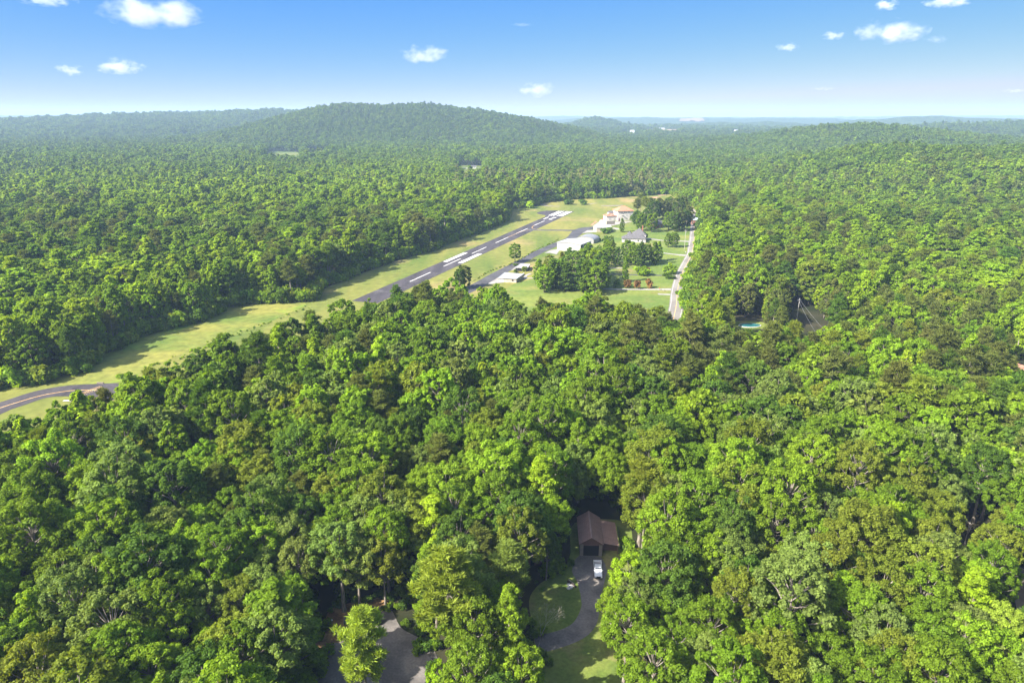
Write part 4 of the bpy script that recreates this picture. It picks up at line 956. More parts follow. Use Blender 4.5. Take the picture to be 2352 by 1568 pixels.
PROTO = {}        # kind -> list of (crown mesh, trunk mesh, whole-tree mesh)
def make_protos():
    spec = {'broad': (8, 5.9, 21.5), 'full': (4, 5.9, 21.5), 'poplar': (5, 4.6, 24.0), 'pine': (5, 4.8, 22.0)}
    for kind, (nv, R, H) in spec.items():
        PROTO[kind] = []
        for k in range(nv):
            rng = np.random.default_rng(100 + k * 7 + len(kind) * 31)
            Rk = R * rng.uniform(.9, 1.1); Hk = H * rng.uniform(.93, 1.07)
            cc, cr, limbs = crown_shape(kind, rng, Rk, Hk); tr = wood(kind, rng, Hk, limbs, Rk)
            trunk = bpy.data.meshes.new('trunk'); trunk.from_pydata(tr.v, [], tr.f); trunk.materials.append(BARK)
            def crown(per, size, mat, nm='crown', extra=None):
                if kind == 'pine':
                    P, Nn, tone = clump_leaves(cc, cr, per, rng, .5, .8, .6)
                    ci = np.repeat(np.arange(len(cc)), per); ax = P - cc[ci] + np.array([0, 0, .25]); ax += rng.normal(size=ax.shape) * .25
                    ax /= np.maximum(np.linalg.norm(ax, axis=1, keepdims=True), 1e-5); Nn = np.cross(ax, unit(len(ax), rng)); Nn /= np.maximum(np.linalg.norm(Nn, axis=1, keepdims=True), 1e-5)
                    return leaf_mesh(nm, P, Nn, size, tone, mat, rng, .15, extra, ax)
                P, Nn, tone = clump_leaves(cc, cr, per, rng)
                return leaf_mesh(nm, P, Nn, size, tone, mat, rng, .62, extra)
            mat = NEEDLE if kind == 'pine' else LEAF
            near = crown({'broad': 84, 'full': 70, 'poplar': 110, 'pine': 100}[kind], {'broad': .215, 'full': .225, 'poplar': .22, 'pine': .5}[kind], mat)
            mid = crown({'broad': 20, 'full': 30, 'poplar': 28, 'pine': 26}[kind], {'broad': .54, 'full': .54, 'poplar': .5, 'pine': .75}[kind], mat, kind, tr)
            # far shape: fewer, larger sprays and the bare stem only
            sub = rng.permutation(len(cc))[: max(34, len(cc) * 3 // 10)]
            cs, rs_ = cc[sub], cr[sub] * 1.5
            P, Nn, tone = clump_leaves(cs, rs_, 8, rng, .4, .4)
            tr2 = MB().tube([(0, 0, 0), (0, 0, Hk * .7)], [.3, .12], 4)
            far = leaf_mesh(kind, P, Nn, 1.0 if kind != 'pine' else .9, tone, mat, rng, .7, tr2)
            PROTO[kind].append(dict(crown=near, trunk=trunk, mid=mid, far=far, R=Rk, H=Hk))
    PROTO['bush'] = []
    for k in range(4):
        rng = np.random.default_rng(900 + k); cc, cr, limbs = crown_shape('bush', rng, 1.6, 2.6); tr = wood('bush', rng, 2.6, [], 1.6)
        P, Nn, tone = clump_leaves(cc, cr, 34, rng); m = leaf_mesh('bush', P, Nn, .3, tone, LEAF, rng, .62, tr)
        PROTO['bush'].append(dict(mid=m, R=1.6, H=2.6))
make_protos()

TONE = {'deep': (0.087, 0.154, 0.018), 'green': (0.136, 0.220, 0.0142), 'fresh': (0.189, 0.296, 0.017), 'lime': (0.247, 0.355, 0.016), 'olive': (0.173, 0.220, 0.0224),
        'grey': (0.171, 0.237, 0.0449), 'yellow': (0.254, 0.327, 0.038), 'pine': (0.131, 0.159, 0.0315), 'dull': (0.216, 0.225, 0.0823), 'rust': (0.222, 0.130, 0.0411)}
TWORD = {'deep': 'dark green', 'green': 'mid green', 'fresh': 'fresh green', 'lime': 'lime green', 'olive': 'olive green', 'grey': 'grey-green', 'yellow': 'yellow-green', 'pine': 'dusky green', 'dull': 'greyish', 'rust': 'rusty'}
NAME = {'broad': 'broadleaf_tree', 'full': 'broadleaf_tree', 'poplar': 'poplar_tree', 'pine': 'pine_tree', 'bush': 'shrub'}
NOUN = {'broad': 'broadleaf tree', 'full': 'broadleaf tree', 'poplar': 'poplar', 'pine': 'pine', 'bush': 'shrub'}

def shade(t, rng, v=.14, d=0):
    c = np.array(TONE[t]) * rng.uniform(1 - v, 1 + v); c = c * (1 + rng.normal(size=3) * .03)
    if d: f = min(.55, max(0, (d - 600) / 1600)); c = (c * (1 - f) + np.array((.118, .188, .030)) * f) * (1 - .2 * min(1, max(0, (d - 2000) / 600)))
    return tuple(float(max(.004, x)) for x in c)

TREES = []       # placed trees: dict(kind, x, y, s, rz, tone, proto, hero label)
def want(kind, x, y, s=1.0, tone='green', label=None, sxy=1.0, hero=True, **k):
    TREES.append(dict(kind=kind, x=float(x), y=float(y), s=float(s), sxy=sxy, rz=float(RNG.uniform(0, 2 * PI)), tone=tone, label=label, hero=hero, v=int(RNG.integers(0, len(PROTO[kind]))), **k))
def hero(px, py, kind, size, tone, label, sxy=1.0, zc=.62, **k):
    """a tree whose crown's middle is seen at px,py; SIZE is its height in metres"""
    base = {'broad': 21.5, 'full': 21.5, 'poplar': 24, 'pine': 22, 'bush': 2.6}[kind]; s = size / base
    p = G('d', px, py, size * zc); want(kind, p.x, p.y, s, tone, label, sxy, **k)

# trees by the open land and the drives, one by one as the photograph shows them
hero(835, 1500, 'pine', 24, 'yellow', 'sparse yellow-green pine standing alone on the dark drive', .95)
hero(1030, 1390, 'pine', 27, 'yellow', 'gnarled yellowish pine with bare limbs between the two drives', 1.2)
hero(1172, 1440, 'poplar', 23, 'fresh', 'bright glossy poplar between the yellowish pine and the curved drive', 1.05)
hero(1172, 1325, 'pine', 22, 'grey', 'pale feathery pine just behind the bright glossy poplar', 1.15)
hero(1245, 1135, 'poplar', 26, 'lime', 'tall lime poplar beside the garage roof with a bare lower trunk', 1.3)
hero(1255, 1265, 'broad', 13, 'deep', 'dark low tree under the tall lime poplar by the drive', .9)
hero(1475, 1140, 'pine', 24, 'olive', 'tall olive pine with open layered limbs rising beyond the garage', 1.25)
hero(1000, 1225, 'poplar', 23, 'lime', 'lime rounded tree uphill of the yellowish pine', 1.5)
hero(985, 1320, 'poplar', 18, 'fresh', 'green column of leaves at the edge of the dark drive', 1.2)
hero(1110, 1215, 'broad', 20, 'green', 'dense mid green tree next to the lime rounded one', 1.0)
hero(880, 1300, 'broad', 18, 'olive', 'olive leaning tree overhanging the top of the dark drive', .95)
hero(640, 1440, 'poplar', 24, 'green', 'broad many-lobed green tree flanking the dark drive', 1.9)
hero(560, 1530, 'broad', 22, 'green', 'dense green tree below the many-lobed one flanking the drive', 1.0)
hero(2230, 1395, 'poplar', 22, 'lime', 'vivid lime cone-shaped tree with a bare spike on top', 1.25)
hero(2300, 1470, 'broad', 19, 'yellow', 'yellowish tree leaning against the vivid lime cone', 1.0)
hero(2140, 1265, 'broad', 21, 'olive', 'flat-topped olive tree over the dark-roofed house', .95)
hero(2040, 1245, 'poplar', 24, 'lime', 'tall lime tree with pale bare twigs uphill of the slate-roofed house', 1.25)
hero(1930, 1400, 'poplar', 21, 'fresh', 'fresh green open tree downhill of the lime one with pale twigs', 1.4)
hero(1150, 1555, 'broad', 13, 'fresh', 'bright low tree at the foot of the bright glossy poplar', .9)
hero(1010, 1560, 'broad', 11, 'lime', 'small lime tree at the foot of the gnarled yellowish pine', .9)
hero(1450, 1330, 'broad', 17, 'lime', 'lime tree whose branches reach over the white pickup', .95)
hero(1405, 1400, 'broad', 14, 'fresh', 'fresh green tree bulging over the bend of the drive', .85)
hero(1440, 1450, 'broad', 20, 'fresh', 'large fresh green tree overhanging the dark lawn', .95)
hero(1500, 1540, 'broad', 22, 'green', 'large mid green tree below the dark lawn', 1.0)
hero(2290, 1270, 'broad', 19, 'olive', 'olive tree standing over the tan drive beside the dark gap', .95)
hero(2345, 1240, 'broad', 20, 'green', 'mid green tree at the frame edge above the tan drive', .9)
hero(95, 1150, 'poplar', 22, 'lime', 'single lime tree among olive oaks on the western slope', 1.1)
hero(265, 1090, 'poplar', 22, 'lime', 'lime crown beside a dark one below the taxiway bend', 1.1)
hero(1330, 1040, 'poplar', 25, 'fresh', 'tall pointed fresh green tree on the slope behind the garage', 1.2)
hero(1480, 865, 'broad', 22, 'grey', 'big round grey-green oak with a bare snag at its foot', 1.15)
hero(470, 940, 'poplar', 21, 'lime', 'lime tree on the slope under the grass strip', 1.1)
# lone trees on the airfield
def ground_tree(c, x, y, kind, size, tone, label, sxy=1.0):
    p = G(c, x, y); kind = 'full' if kind == 'broad' else kind; base = {'broad': 21.5, 'full': 21.5, 'poplar': 24, 'pine': 22, 'bush': 2.6}[kind]
    want(kind, p.x, p.y, size / base, tone, label, sxy)
ground_tree('B', 1075, 628, 'broad', 14, 'green', 'round green tree alone between the runway and the taxiway', 1.3)
ground_tree('B', 110, 1120, 'broad', 16, 'pine', 'dark round tree by the runway edge at the woods corner', 1.15)
ground_tree('B', 20, 1150, 'broad', 14, 'deep', 'dark companion of the round tree at the woods corner', 1.0)
# the grove by the white hangar
GROVE = [(1250, 672, 17, 'fresh'), (1237, 650, 15, 'fresh'), (1280, 655, 19, 'green'), (1300, 668, 18, 'deep'), (1322, 658, 22, 'grey'), (1345, 672, 20, 'green'), (1368, 676, 19, 'fresh'), (1384, 664, 18, 'green'),
         (1262, 635, 14, 'olive'), (1290, 630, 15, 'olive'), (1312, 622, 15, 'olive'), (1335, 640, 20, 'fresh'), (1362, 645, 21, 'fresh'), (1350, 622, 19, 'green'), (1380, 632, 17, 'green'), (1268, 662, 18, 'green'), (1310, 645, 20, 'deep'), (1334, 668, 20, 'deep'), (1356, 662, 20, 'green'), (1244, 664, 15, 'deep'), (1375, 652, 19, 'deep')]
ORD = ['first', 'second', 'third', 'fourth', 'fifth', 'sixth', 'seventh', 'eighth', 'ninth', 'tenth', 'eleventh', 'twelfth', 'thirteenth', 'fourteenth', 'fifteenth', 'sixteenth', 'seventeenth', 'eighteenth', 'nineteenth', 'twentieth']
for i, (x, y, h, tn) in enumerate(GROVE):
    ground_tree('d', x, y, 'poplar' if i % 2 else 'broad', h, tn, None, 1.6 if i % 2 else 1.25); TREES[-1]['zone'] = 'grove before the white hangar'
ROW = [(1392, 612, 18, 'fresh'), (1405, 605, 19, 'green'), (1418, 612, 16, 'deep'), (1440, 602, 21, 'green'), (1452, 608, 19, 'fresh'), (1472, 612, 20, 'deep'), (1486, 606, 18, 'green'), (1502, 608, 19, 'green'), (1512, 600, 17, 'fresh'), (1396, 600, 17, 'fresh'), (1462, 610, 17, 'green')]
for i, (x, y, h, tn) in enumerate(ROW):
    ground_tree('d', x, y, 'poplar' if i % 3 else 'broad', h * .86, tn, None, 1.35 if i % 3 else .95); TREES[-1]['zone'] = 'row before the grey-roofed house'
ground_tree('d', 1435, 648, 'poplar', 17, 'green', 'narrow green tree standing alone on the lawn between two drives', .95)
ground_tree('A', 1040, 598, 'poplar', 12.5, 'green', 'small upright tree between the cream shed and the grey-roofed house', 1.2)
ground_tree('A', 1740, 825, 'broad', 11, 'green', 'low round tree under the utility pole, the darker of a pair', 1.25)
ground_tree('A', 1825, 830, 'broad', 13, 'green', 'taller round tree of the pair near the utility pole', 1.15)
PINES = [(1462, 498, 17, 'pine'), (1470, 492, 18, 'pine'), (1480, 494, 18, 'olive'), (1492, 497, 18, 'pine'), (1500, 505, 19, 'deep'), (1512, 498, 18, 'pine'), (1522, 503, 19, 'pine'), (1535, 497, 20, 'deep'), (1548, 500, 20, 'pine'),
         (1558, 506, 20, 'deep'), (1568, 500, 19, 'pine'), (1462, 520, 15, 'deep'), (1472, 530, 16, 'green'), (1485, 525, 17, 'deep'), (1496, 533, 17, 'green'), (1535, 528, 17, 'green'), (1548, 532, 17, 'deep'), (1560, 530, 18, 'pine'), (1572, 528, 18, 'deep'), (1580, 520, 17, 'pine')]
for i, (x, y, h, tn) in enumerate(PINES):
    ground_tree('d', x, y, 'pine' if tn in ('pine', 'olive') and i < 6 else 'broad', h * 1.12, tn, None, 1.4 if i < 6 else 1.15); TREES[-1]['zone'] = 'stand around the brick house'
# shrubs and small garden trees
for c, x, y, h, tn, sx, lb in (('A', 660, 728, 5.5, 'deep', .9, 'dark cone shrub on the lawn beside the white hangar, the largest of four'), ('A', 710, 724, 2.2, 'deep', 1, 'smallest dark shrub beside the large cone shrub'), ('A', 757, 722, 2.0, 'olive', 1, 'little shrub between two dark cone shrubs on the lawn'),
        ('A', 800, 720, 4.4, 'deep', .9, 'dark cone shrub at the end of the shrub line on the lawn'), ('B', 1130, 945, 3.2, 'deep', 1.6, 'round clipped tree standing before the pale metal roof'), ('B', 1085, 830, 2.6, 'deep', 1.2, 'dark shrub behind the pale metal roof'),
        ('B', 1260, 808, 4.0, 'olive', 1.0, 'small olive tree between the two flat-roofed buildings'), ('B', 1090, 700, 2.4, 'deep', 1.5, 'dark shrub at the corner of the white flat roof'), ('D', 870, 700, 6, 'deep', .75, 'dark young tree beside the white driveway in grove shade'),
        ('D', 1050, 710, 6, 'rust', .75, 'rusty young tree next to the dark one on the white driveway'), ('D', 1212, 728, 6, 'rust', .7, 'slim rusty young tree midway along the white driveway'), ('D', 1410, 712, 6, 'rust', .75, 'roundest rusty young tree closest to the road on the driveway'),
        ('D', 1285, 495, 6.5, 'fresh', 1.6, 'wide vase-shaped garden tree beside the grey driveway'), ('D', 1385, 440, 3.5, 'rust', 1.3, 'purplish shrub close behind the vase-shaped garden tree'), ('D', 1765, 470, 6.5, 'fresh', 1.4, 'domed garden tree close to the road'),
        ('D', 1770, 345, 3.0, 'lime', .9, 'lime sapling on the lawn behind the domed garden tree'), ('D', 1715, 515, 2.2, 'deep', 2.4, 'low dark juniper at the mouth of the grey driveway'), ('D', 1785, 555, 2.4, 'deep', 2.6, 'wider dark juniper below the mouth of the grey driveway'),
        ('A', 1375, 705, 6.5, 'deep', .9, 'dark round shrub against the end of the grey-roofed house'), ('A', 240, 182, 6, 'deep', 2.2, 'wide dark bush on the grass beyond the runway number'), ('A', 448, 182, 6.5, 'deep', 1.6, 'dark round bush farther along the far grass'), ('A', 208, 184, 7, 'deep', .7, 'narrow dark bush beside the wide one on the far grass'),
        ('C', 590, 195, 9, 'lime', 1.1, 'light green bushy tree at the treeline by the runway turn pad'), ('A', 770, 620, 5, 'deep', 1.5, 'dark bush by the front of the cream shed'), ('A', 830, 600, 5, 'green', 1.6, 'green bush near the end of the cream shed'), ('A', 1190, 440, 7, 'deep', .8, 'dark cypress-like shrub in front of the villa terrace'),
        ('D', 1985, 700, 3.2, 'green', 1.0, 'small round bush on the road verge facing the white driveway'), ('D', 1990, 630, 3.2, 'grey', 1.2, 'pale bush on the road verge just up from the small round one')):
    ground_tree(c, x, y, 'bush', h, tn, lb, sx)
for x, y in ((1392, 582), (1375, 600), (1402, 576)): ground_tree('d', x, y, 'broad', 12, 'green', None, .9); TREES[-1]['zone'] = 'row before the grey-roofed house'
ground_tree('A', 1255, 500, 'broad', 12, 'deep', 'dark tree between the villa and the brick house', .9)

# ------------------------------------------------------------------ the woods: one candidate per patch of ground, out to the hills
def seg_dist(P, poly):
    """signed distance to a polygon: negative inside"""
    x, y = P[:, 0], P[:, 1]; n = len(poly); d = np.full(len(P), 1e9); ins = np.zeros(len(P), bool)
    for i in range(n):
        ax, ay = poly[i]; bx, by = poly[(i + 1) % n]; ex, ey = bx - ax, by - ay
        t_ = np.clip(((x - ax) * ex + (y - ay) * ey) / max(ex * ex + ey * ey, 1e-9), 0, 1)
        d = np.minimum(d, np.hypot(x - ax - t_ * ex, y - ay - t_ * ey))
        cond = ((ay > y) != (by > y)) & (x < ex * (y - ay) / (ey if abs(ey) > 1e-9 else 1e-9) + ax); ins ^= cond
    return np.where(ins, -d, d)

def grid_points(r0, r1, sp):
    xs = np.arange(-r1 * .95, r1 * .95, sp); ys = np.arange(max(20, r0 * .5), r1 + sp, sp)
    X, Y = np.meshgrid(xs, ys); X = X + (np.arange(X.shape[0]) % 2)[:, None] * sp / 2
    X = X.ravel() + RNG.uniform(-.42, .42, X.size) * sp; Y = Y.ravel() + RNG.uniform(-.42, .42, Y.size) * sp
    R = np.hypot(X, Y); k = (R >= r0) & (R < r1) & (np.abs(X) < Y * .80 + 45) & (Y > 25)
    return np.stack([X[k], Y[k]], 1)
rings = [(45, 420, 6.3), (420, 800, 7.6), (800, 1500, 9.0), (1500, 3300, 12.5), (3300, 4700, 18.5)]
PTS = np.concatenate([grid_points(*r) for r in rings])
D = np.hypot(PTS[:, 0], PTS[:, 1])
Z = terrain(PTS[:, 0], PTS[:, 1]); Z[(D < 1500) & (Z < .8)] = 0
EDGE = seg_dist(PTS, [tuple(p) for p in CLEAR])
keep = EDGE > np.where((PTS[:, 0] < 20) & (D > 215), 5.0, 2.8)
for q in FIELDS: keep &= seg_dist(PTS, [tuple(p) for p in q]) > 4
for hx, hy in FARH: keep &= ~((np.abs(PTS[:, 0] - hx * PTS[:, 1] / hy) < (17 if hy < 2500 else 40)) & (PTS[:, 1] < hy + 12) & (PTS[:, 1] > hy - (120 if hy < 2500 else 420)))
# the road's corridor beyond the lawns
for p in spline([Vector(q) for q in ROAD[:1]] + [Vector(q) for q in ROAD[1:]], 6): keep &= np.hypot(PTS[:, 0] - p.x, PTS[:, 1] - p.y) > 11.5
# back sides of the hills that nothing sees
zb = terrain(PTS[:, 0] * 1.02, PTS[:, 1] * 1.02)
sl = (zb - Z) / np.maximum(D * .02, 1); keep &= ~((D > 1400) & (sl < (Z - HC) / np.maximum(D, 1) - .05))
PTS, D, Z, EDGE = PTS[keep], D[keep], Z[keep], EDGE[keep]

# open ground to keep in sight: the yards, the pool, the pole (outlines in the photograph)
OPEN = [[(1330, 1168), (1400, 1172), (1424, 1190), (1428, 1262), (1440, 1290), (1388, 1326), (1378, 1350), (1362, 1388), (1352, 1420), (1380, 1446), (1425, 1525), (1436, 1620), (1285, 1620), (1268, 1510), (1252, 1472), (1232, 1440), (1234, 1372), (1262, 1344), (1312, 1302), (1325, 1250)],
        [(755, 1400), (800, 1384), (870, 1372), (925, 1382), (940, 1440), (962, 1492), (985, 1620), (735, 1620), (748, 1460)],
        [(2196, 1190), (2250, 1190), (2262, 1240), (2215, 1262)], [(2338, 1285), (2420, 1300), (2420, 1400), (2352, 1370)],
        [(1700, 730), (1744, 730), (1744, 756), (1700, 756)], [(1822, 700), (1850, 700), (1892, 740), (1850, 750), (1822, 744)], [(2335, 815), (2420, 815), (2420, 850), (2335, 850)], [(0, 905), (150, 884), (268, 886), (240, 905), (150, 908), (60, 935), (0, 960)]]
AIRVIEW = [(-60, 925), (0, 903), (60, 890), (140, 880), (205, 853), (350, 766), (500, 710), (722, 690), (830, 628), (1000, 574), (1170, 500), (1600, 500), (1600, 600), (1572, 690), (1540, 696), (1400, 680), (1250, 682), (1180, 665), (1100, 650), (1000, 644), (900, 650), (830, 674), (700, 724), (540, 772), (480, 796), (330, 852), (272, 882), (225, 898), (150, 905), (90, 926), (0, 960), (-60, 980)]
ROADVIEW = [(1538, 697), (1574, 697), (1588, 645), (1604, 600), (1606, 500), (1592, 500), (1584, 560), (1558, 630)]
kindr = RNG.random(len(PTS)); tr = RNG.random(len(PTS)); sz = RNG.normal(size=len(PTS))
stand = vnoise(PTS[:, 0], PTS[:, 1] * .55, 130, 21) * .65 + vnoise(PTS[:, 0], PTS[:, 1] * .6, 45, 23) * .35; r2 = RNG.random(len(PTS))
pin = vnoise(PTS[:, 0], PTS[:, 1], 90, 1) + .5 * vnoise(PTS[:, 0], PTS[:, 1], 34, 4); pop = vnoise(PTS[:, 0], PTS[:, 1], 120, 2) + .5 * vnoise(PTS[:, 0], PTS[:, 1], 40, 8)
pxs, pys, dep = proj(np.stack([PTS[:, 0], PTS[:, 1], Z + 13], 1))
right = (pxs > 1600) & (pys < 900) & (pys > 380); leftedge = (pxs < 1100) & (pys > 470) & (pys < 900); limeband = (pys < 480) & (pys > 385) & (pxs < 1300); nearwood = D < 330
far = D > 1100
greyband = (pys > 398) & (pys < 428) & (pxs > 1040) & (pxs < 1560)
ppine = np.where(right, .42, np.where(leftedge, .22, np.where(nearwood, .10, np.where(far, .10, .18)))) + (pin - .75) * .75
ppop = np.where(right, .30, np.where(limeband, .45, np.where(nearwood, .13, np.where(far, .06, .18)))) + (pop - .75) * .6
KIND = np.where(kindr < ppine, 'pine', np.where(kindr > 1 - ppop, 'poplar', 'broad'))
occ = np.array([[t['x'], t['y'], t['s']] for t in TREES if t['kind'] != 'bush'])
for i in range(len(PTS)):
    d = D[i]; k = KIND[i]; r = tr[i]
    if k == 'pine': tn = 'pine' if r < .6 else ('olive' if r < .8 else 'deep')
    elif k == 'poplar': tn = 'lime' if r < .42 else ('fresh' if r < .8 else 'green')
    else: tn = 'green' if r < .40 else ('fresh' if r < .58 else ('olive' if r < .70 else ('grey' if r < .86 else 'deep')))
    st = stand[i]
    if k != 'pine' and d > 330:
        if st > .60 and r2[i] < (st - .5) * 3.2: tn = 'lime' if r2[i] < .22 else 'fresh'
        elif st < .40 and r2[i] < (.5 - st) * 3.0: tn = 'deep' if r2[i] < .2 else 'green'
    if 960 < PTS[i, 1] < 1100 and Z[i] > 16 and r2[i] < .35: tn = 'deep'  # crest trees toned darker: the ridge top's shading put into leaf colour
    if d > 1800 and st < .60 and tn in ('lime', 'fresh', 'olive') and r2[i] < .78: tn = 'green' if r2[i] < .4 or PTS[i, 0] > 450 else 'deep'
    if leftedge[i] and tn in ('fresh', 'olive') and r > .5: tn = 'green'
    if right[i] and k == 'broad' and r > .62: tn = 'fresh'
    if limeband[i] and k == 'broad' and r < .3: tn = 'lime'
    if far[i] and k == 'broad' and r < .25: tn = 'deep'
    if k == 'broad' and EDGE[i] < 14: k = 'full'
    if math.hypot(PTS[i, 0] - P2.x, PTS[i, 1] - P2.y - 18) < 34: k = 'full'
    s = float(np.clip(.89 + .19 * sz[i], .5, 1.3))
    if d > 300: s *= .92
    wide = float(RNG.uniform(.9, 1.12)) if d < 420 else float(RNG.uniform(1.15, 1.6))
    if k == 'poplar' and d > 420: wide *= 1.2
    if d > 1500: s *= 1.15
    if d > 3300: s *= 1.4
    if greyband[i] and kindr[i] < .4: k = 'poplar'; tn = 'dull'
    if d < 640 and 1500 < pxs[i] < 1680 and PTS[i, 1] > 0:
        rx, ry, rd = proj(np.array([[PTS[i, 0], PTS[i, 1], Z[i] + 20 * s]]))
        if seg_dist(np.stack([rx, ry], 1), ROADVIEW)[0] < 23: continue
    if d < 420:
        P_ = PROTO[k][0]; rr = P_['R'] * s; hh = P_['H'] * s
        if len(occ) and np.any(np.hypot(occ[:, 0] - PTS[i, 0], occ[:, 1] - PTS[i, 1]) < 2.3 + 2.0 * occ[:, 2]): continue
        qx, qy, qd = proj(np.array([[PTS[i, 0], PTS[i, 1], Z[i] + hh * .66], [PTS[i, 0], PTS[i, 1], Z[i] + hh * .35]])); rp = rr * F / qd[0]
        hide = False
        top = proj(np.array([[PTS[i, 0], PTS[i, 1], Z[i] + hh * .97]]))
        if seg_dist(np.stack([top[0], top[1]], 1), AIRVIEW)[0] < -4: continue
        for pi_, pl in enumerate(OPEN):
            wide_ = 1.5 if pi_ in (4, 5) else 1.0
            sd = seg_dist(np.stack([qx, qy], 1), pl)
            if sd[0] < rp * .82 * wide_ or sd[1] < rp * (.5 if d < 300 else .8) * wide_: hide = True; break
        if hide: continue
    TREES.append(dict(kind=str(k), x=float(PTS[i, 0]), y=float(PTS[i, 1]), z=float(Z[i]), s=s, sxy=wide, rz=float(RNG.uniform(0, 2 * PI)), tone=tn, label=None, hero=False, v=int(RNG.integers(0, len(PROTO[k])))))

for t in TREES:
    t.setdefault('z', 0.0); t['d'] = math.hypot(t['x'], t['y'])
A_ = np.array([[t['x'], t['y'], t['z'] + PROTO[t['kind']][0]['H'] * t['s'] * .6] for t in TREES])
qx, qy, qd = proj(A_); rad = np.array([PROTO[t['kind']][0]['R'] * t['s'] for t in TREES]) * F / qd
inview = (qx > -rad * .5) & (qx < 2352 + rad * .5) & (qy < 1568 + rad * 1.15) & (qy > 0)
size_px = rad

# ------------------------------------------------------------------ single trees: those that show largest
single = set(); LIM = {'broad': 215, 'full': 80, 'poplar': 295, 'pine': 250, 'bush': 300}
for kind in LIM:
    idx = [i for i, t in enumerate(TREES) if t['kind'] == kind and (inview[i] or t['hero'])]
    idx.sort(key=lambda i: (not TREES[i]['hero'], -size_px[i])); single |= set(idx[:LIM[kind]])
LAND = [('the brown garage', G('E', 450, 700)), ('the dark drive', G('d', 850, 1480)), ('the taxiway bend', G('H', 1100, 560)), ('the grass strip', G('d', 640, 750)), ('the runway corner', G('d', 960, 660)), ('the pale metal roof', G('B', 1000, 880)),
        ('the white driveway', G('D', 1300, 800)), ('the pale road', G('D', 1890, 850)), ('the teal pool', G('d', 1722, 748)), ('the woodland pole', G('d', 1829, 742)), ('the slate-roofed house', G('G', 300, 600)), ('the tan drive', G('G', 1450, 460)),
        ('the edge house', G('d', 2332, 880)), ('the round snag oak', G('d', 1480, 905)), ('the white pickup', G('E', 570, 1300)), ('the meadow', G('d', 400, 790)), ('the aiming bars', G('B', 200, 560)), ('the runway number', G('C', 1050, 460)), ('the many-lobed tree', G('d', 640, 1460)),
        ('the western lime tree', G('d', 95, 1180)), ('the vivid lime cone', G('d', 2230, 1420))]
LXY = np.array([[p.x, p.y] for _, p in LAND])
def ordw(n):
    tens = ['', '', 'twenty', 'thirty', 'forty', 'fifty', 'sixty', 'seventy', 'eighty', 'ninety']
    if n < 20: return ORD[n]
    m = n + 1
    if m % 10 == 0: return {'twenty': 'twentieth', 'thirty': 'thirtieth', 'forty': 'fortieth', 'fifty': 'fiftieth', 'sixty': 'sixtieth'}.get(tens[m // 10], 'ninetieth')
    return tens[m // 10] + '-' + ORD[m % 10 - 1]
buckets = {}
for i in sorted(single):
    t = TREES[i]
    if t['label']: continue
    if 'zone' in t: key = (t['kind'], t['tone'], t['zone'])
    else:
        dl = np.hypot(LXY[:, 0] - t['x'], LXY[:, 1] - t['y']); j = int(np.argmin(dl)); key = (t['kind'], t['tone'], LAND[j][0]); t['ld'] = float(dl[j])
    buckets.setdefault(key, []).append(i)
for (kind, tone, zone), ids in buckets.items():
    grove = 'ld' not in TREES[ids[0]]
    ids.sort(key=lambda i: TREES[i]['y'] if grove else TREES[i]['ld'])
    for n, i in enumerate(ids):
        w_ = TWORD[tone]
        nn = NOUN[kind]
        TREES[i]['label'] = (f'{w_} {nn} in the {zone}, {ordw(n)} of its colour back' if grove else f'{w_} {nn}, {ordw(n)} of its colour out from {zone}')
        TREES[i]['label'] = TREES[i]['label'].replace('greyish poplar', 'greyish thin tree')
GROUPN = {'broad': 'broadleaf trees of the woods', 'full': 'broadleaf trees of the woods', 'poplar': 'poplars of the woods', 'pine': 'pines of the woods', 'bush': 'garden shrubs and young trees'}
crng = np.random.default_rng(5)
def link_tree(t):
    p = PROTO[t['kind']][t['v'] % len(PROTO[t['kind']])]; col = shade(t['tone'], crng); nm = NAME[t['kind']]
    sc3 = (t['s'] * t['sxy'], t['s'] * t['sxy'], t['s'])
    if t['kind'] != 'bush' and (t['d'] < 215 or (t['hero'] and t['d'] < 330)):
        r = bpy.data.objects.new(nm, None); C.objects.link(r)
        for part in ('crown', 'trunk'):
            o = bpy.data.objects.new(part, p[part]); C.objects.link(o); o.parent = r; o['tone'] = col
    else:
        r = bpy.data.objects.new(nm, p['mid']); C.objects.link(r); r['tone'] = col
    r.location = (t['x'], t['y'], t['z'] - .05); r.rotation_euler = (0, 0, t['rz']); r.scale = sc3
    tag(r, t['label'], {'bush': 'shrub'}.get(t['kind'], 'tree'), GROUPN[t['kind']])
    return r
for i in sorted(single): link_tree(TREES[i])

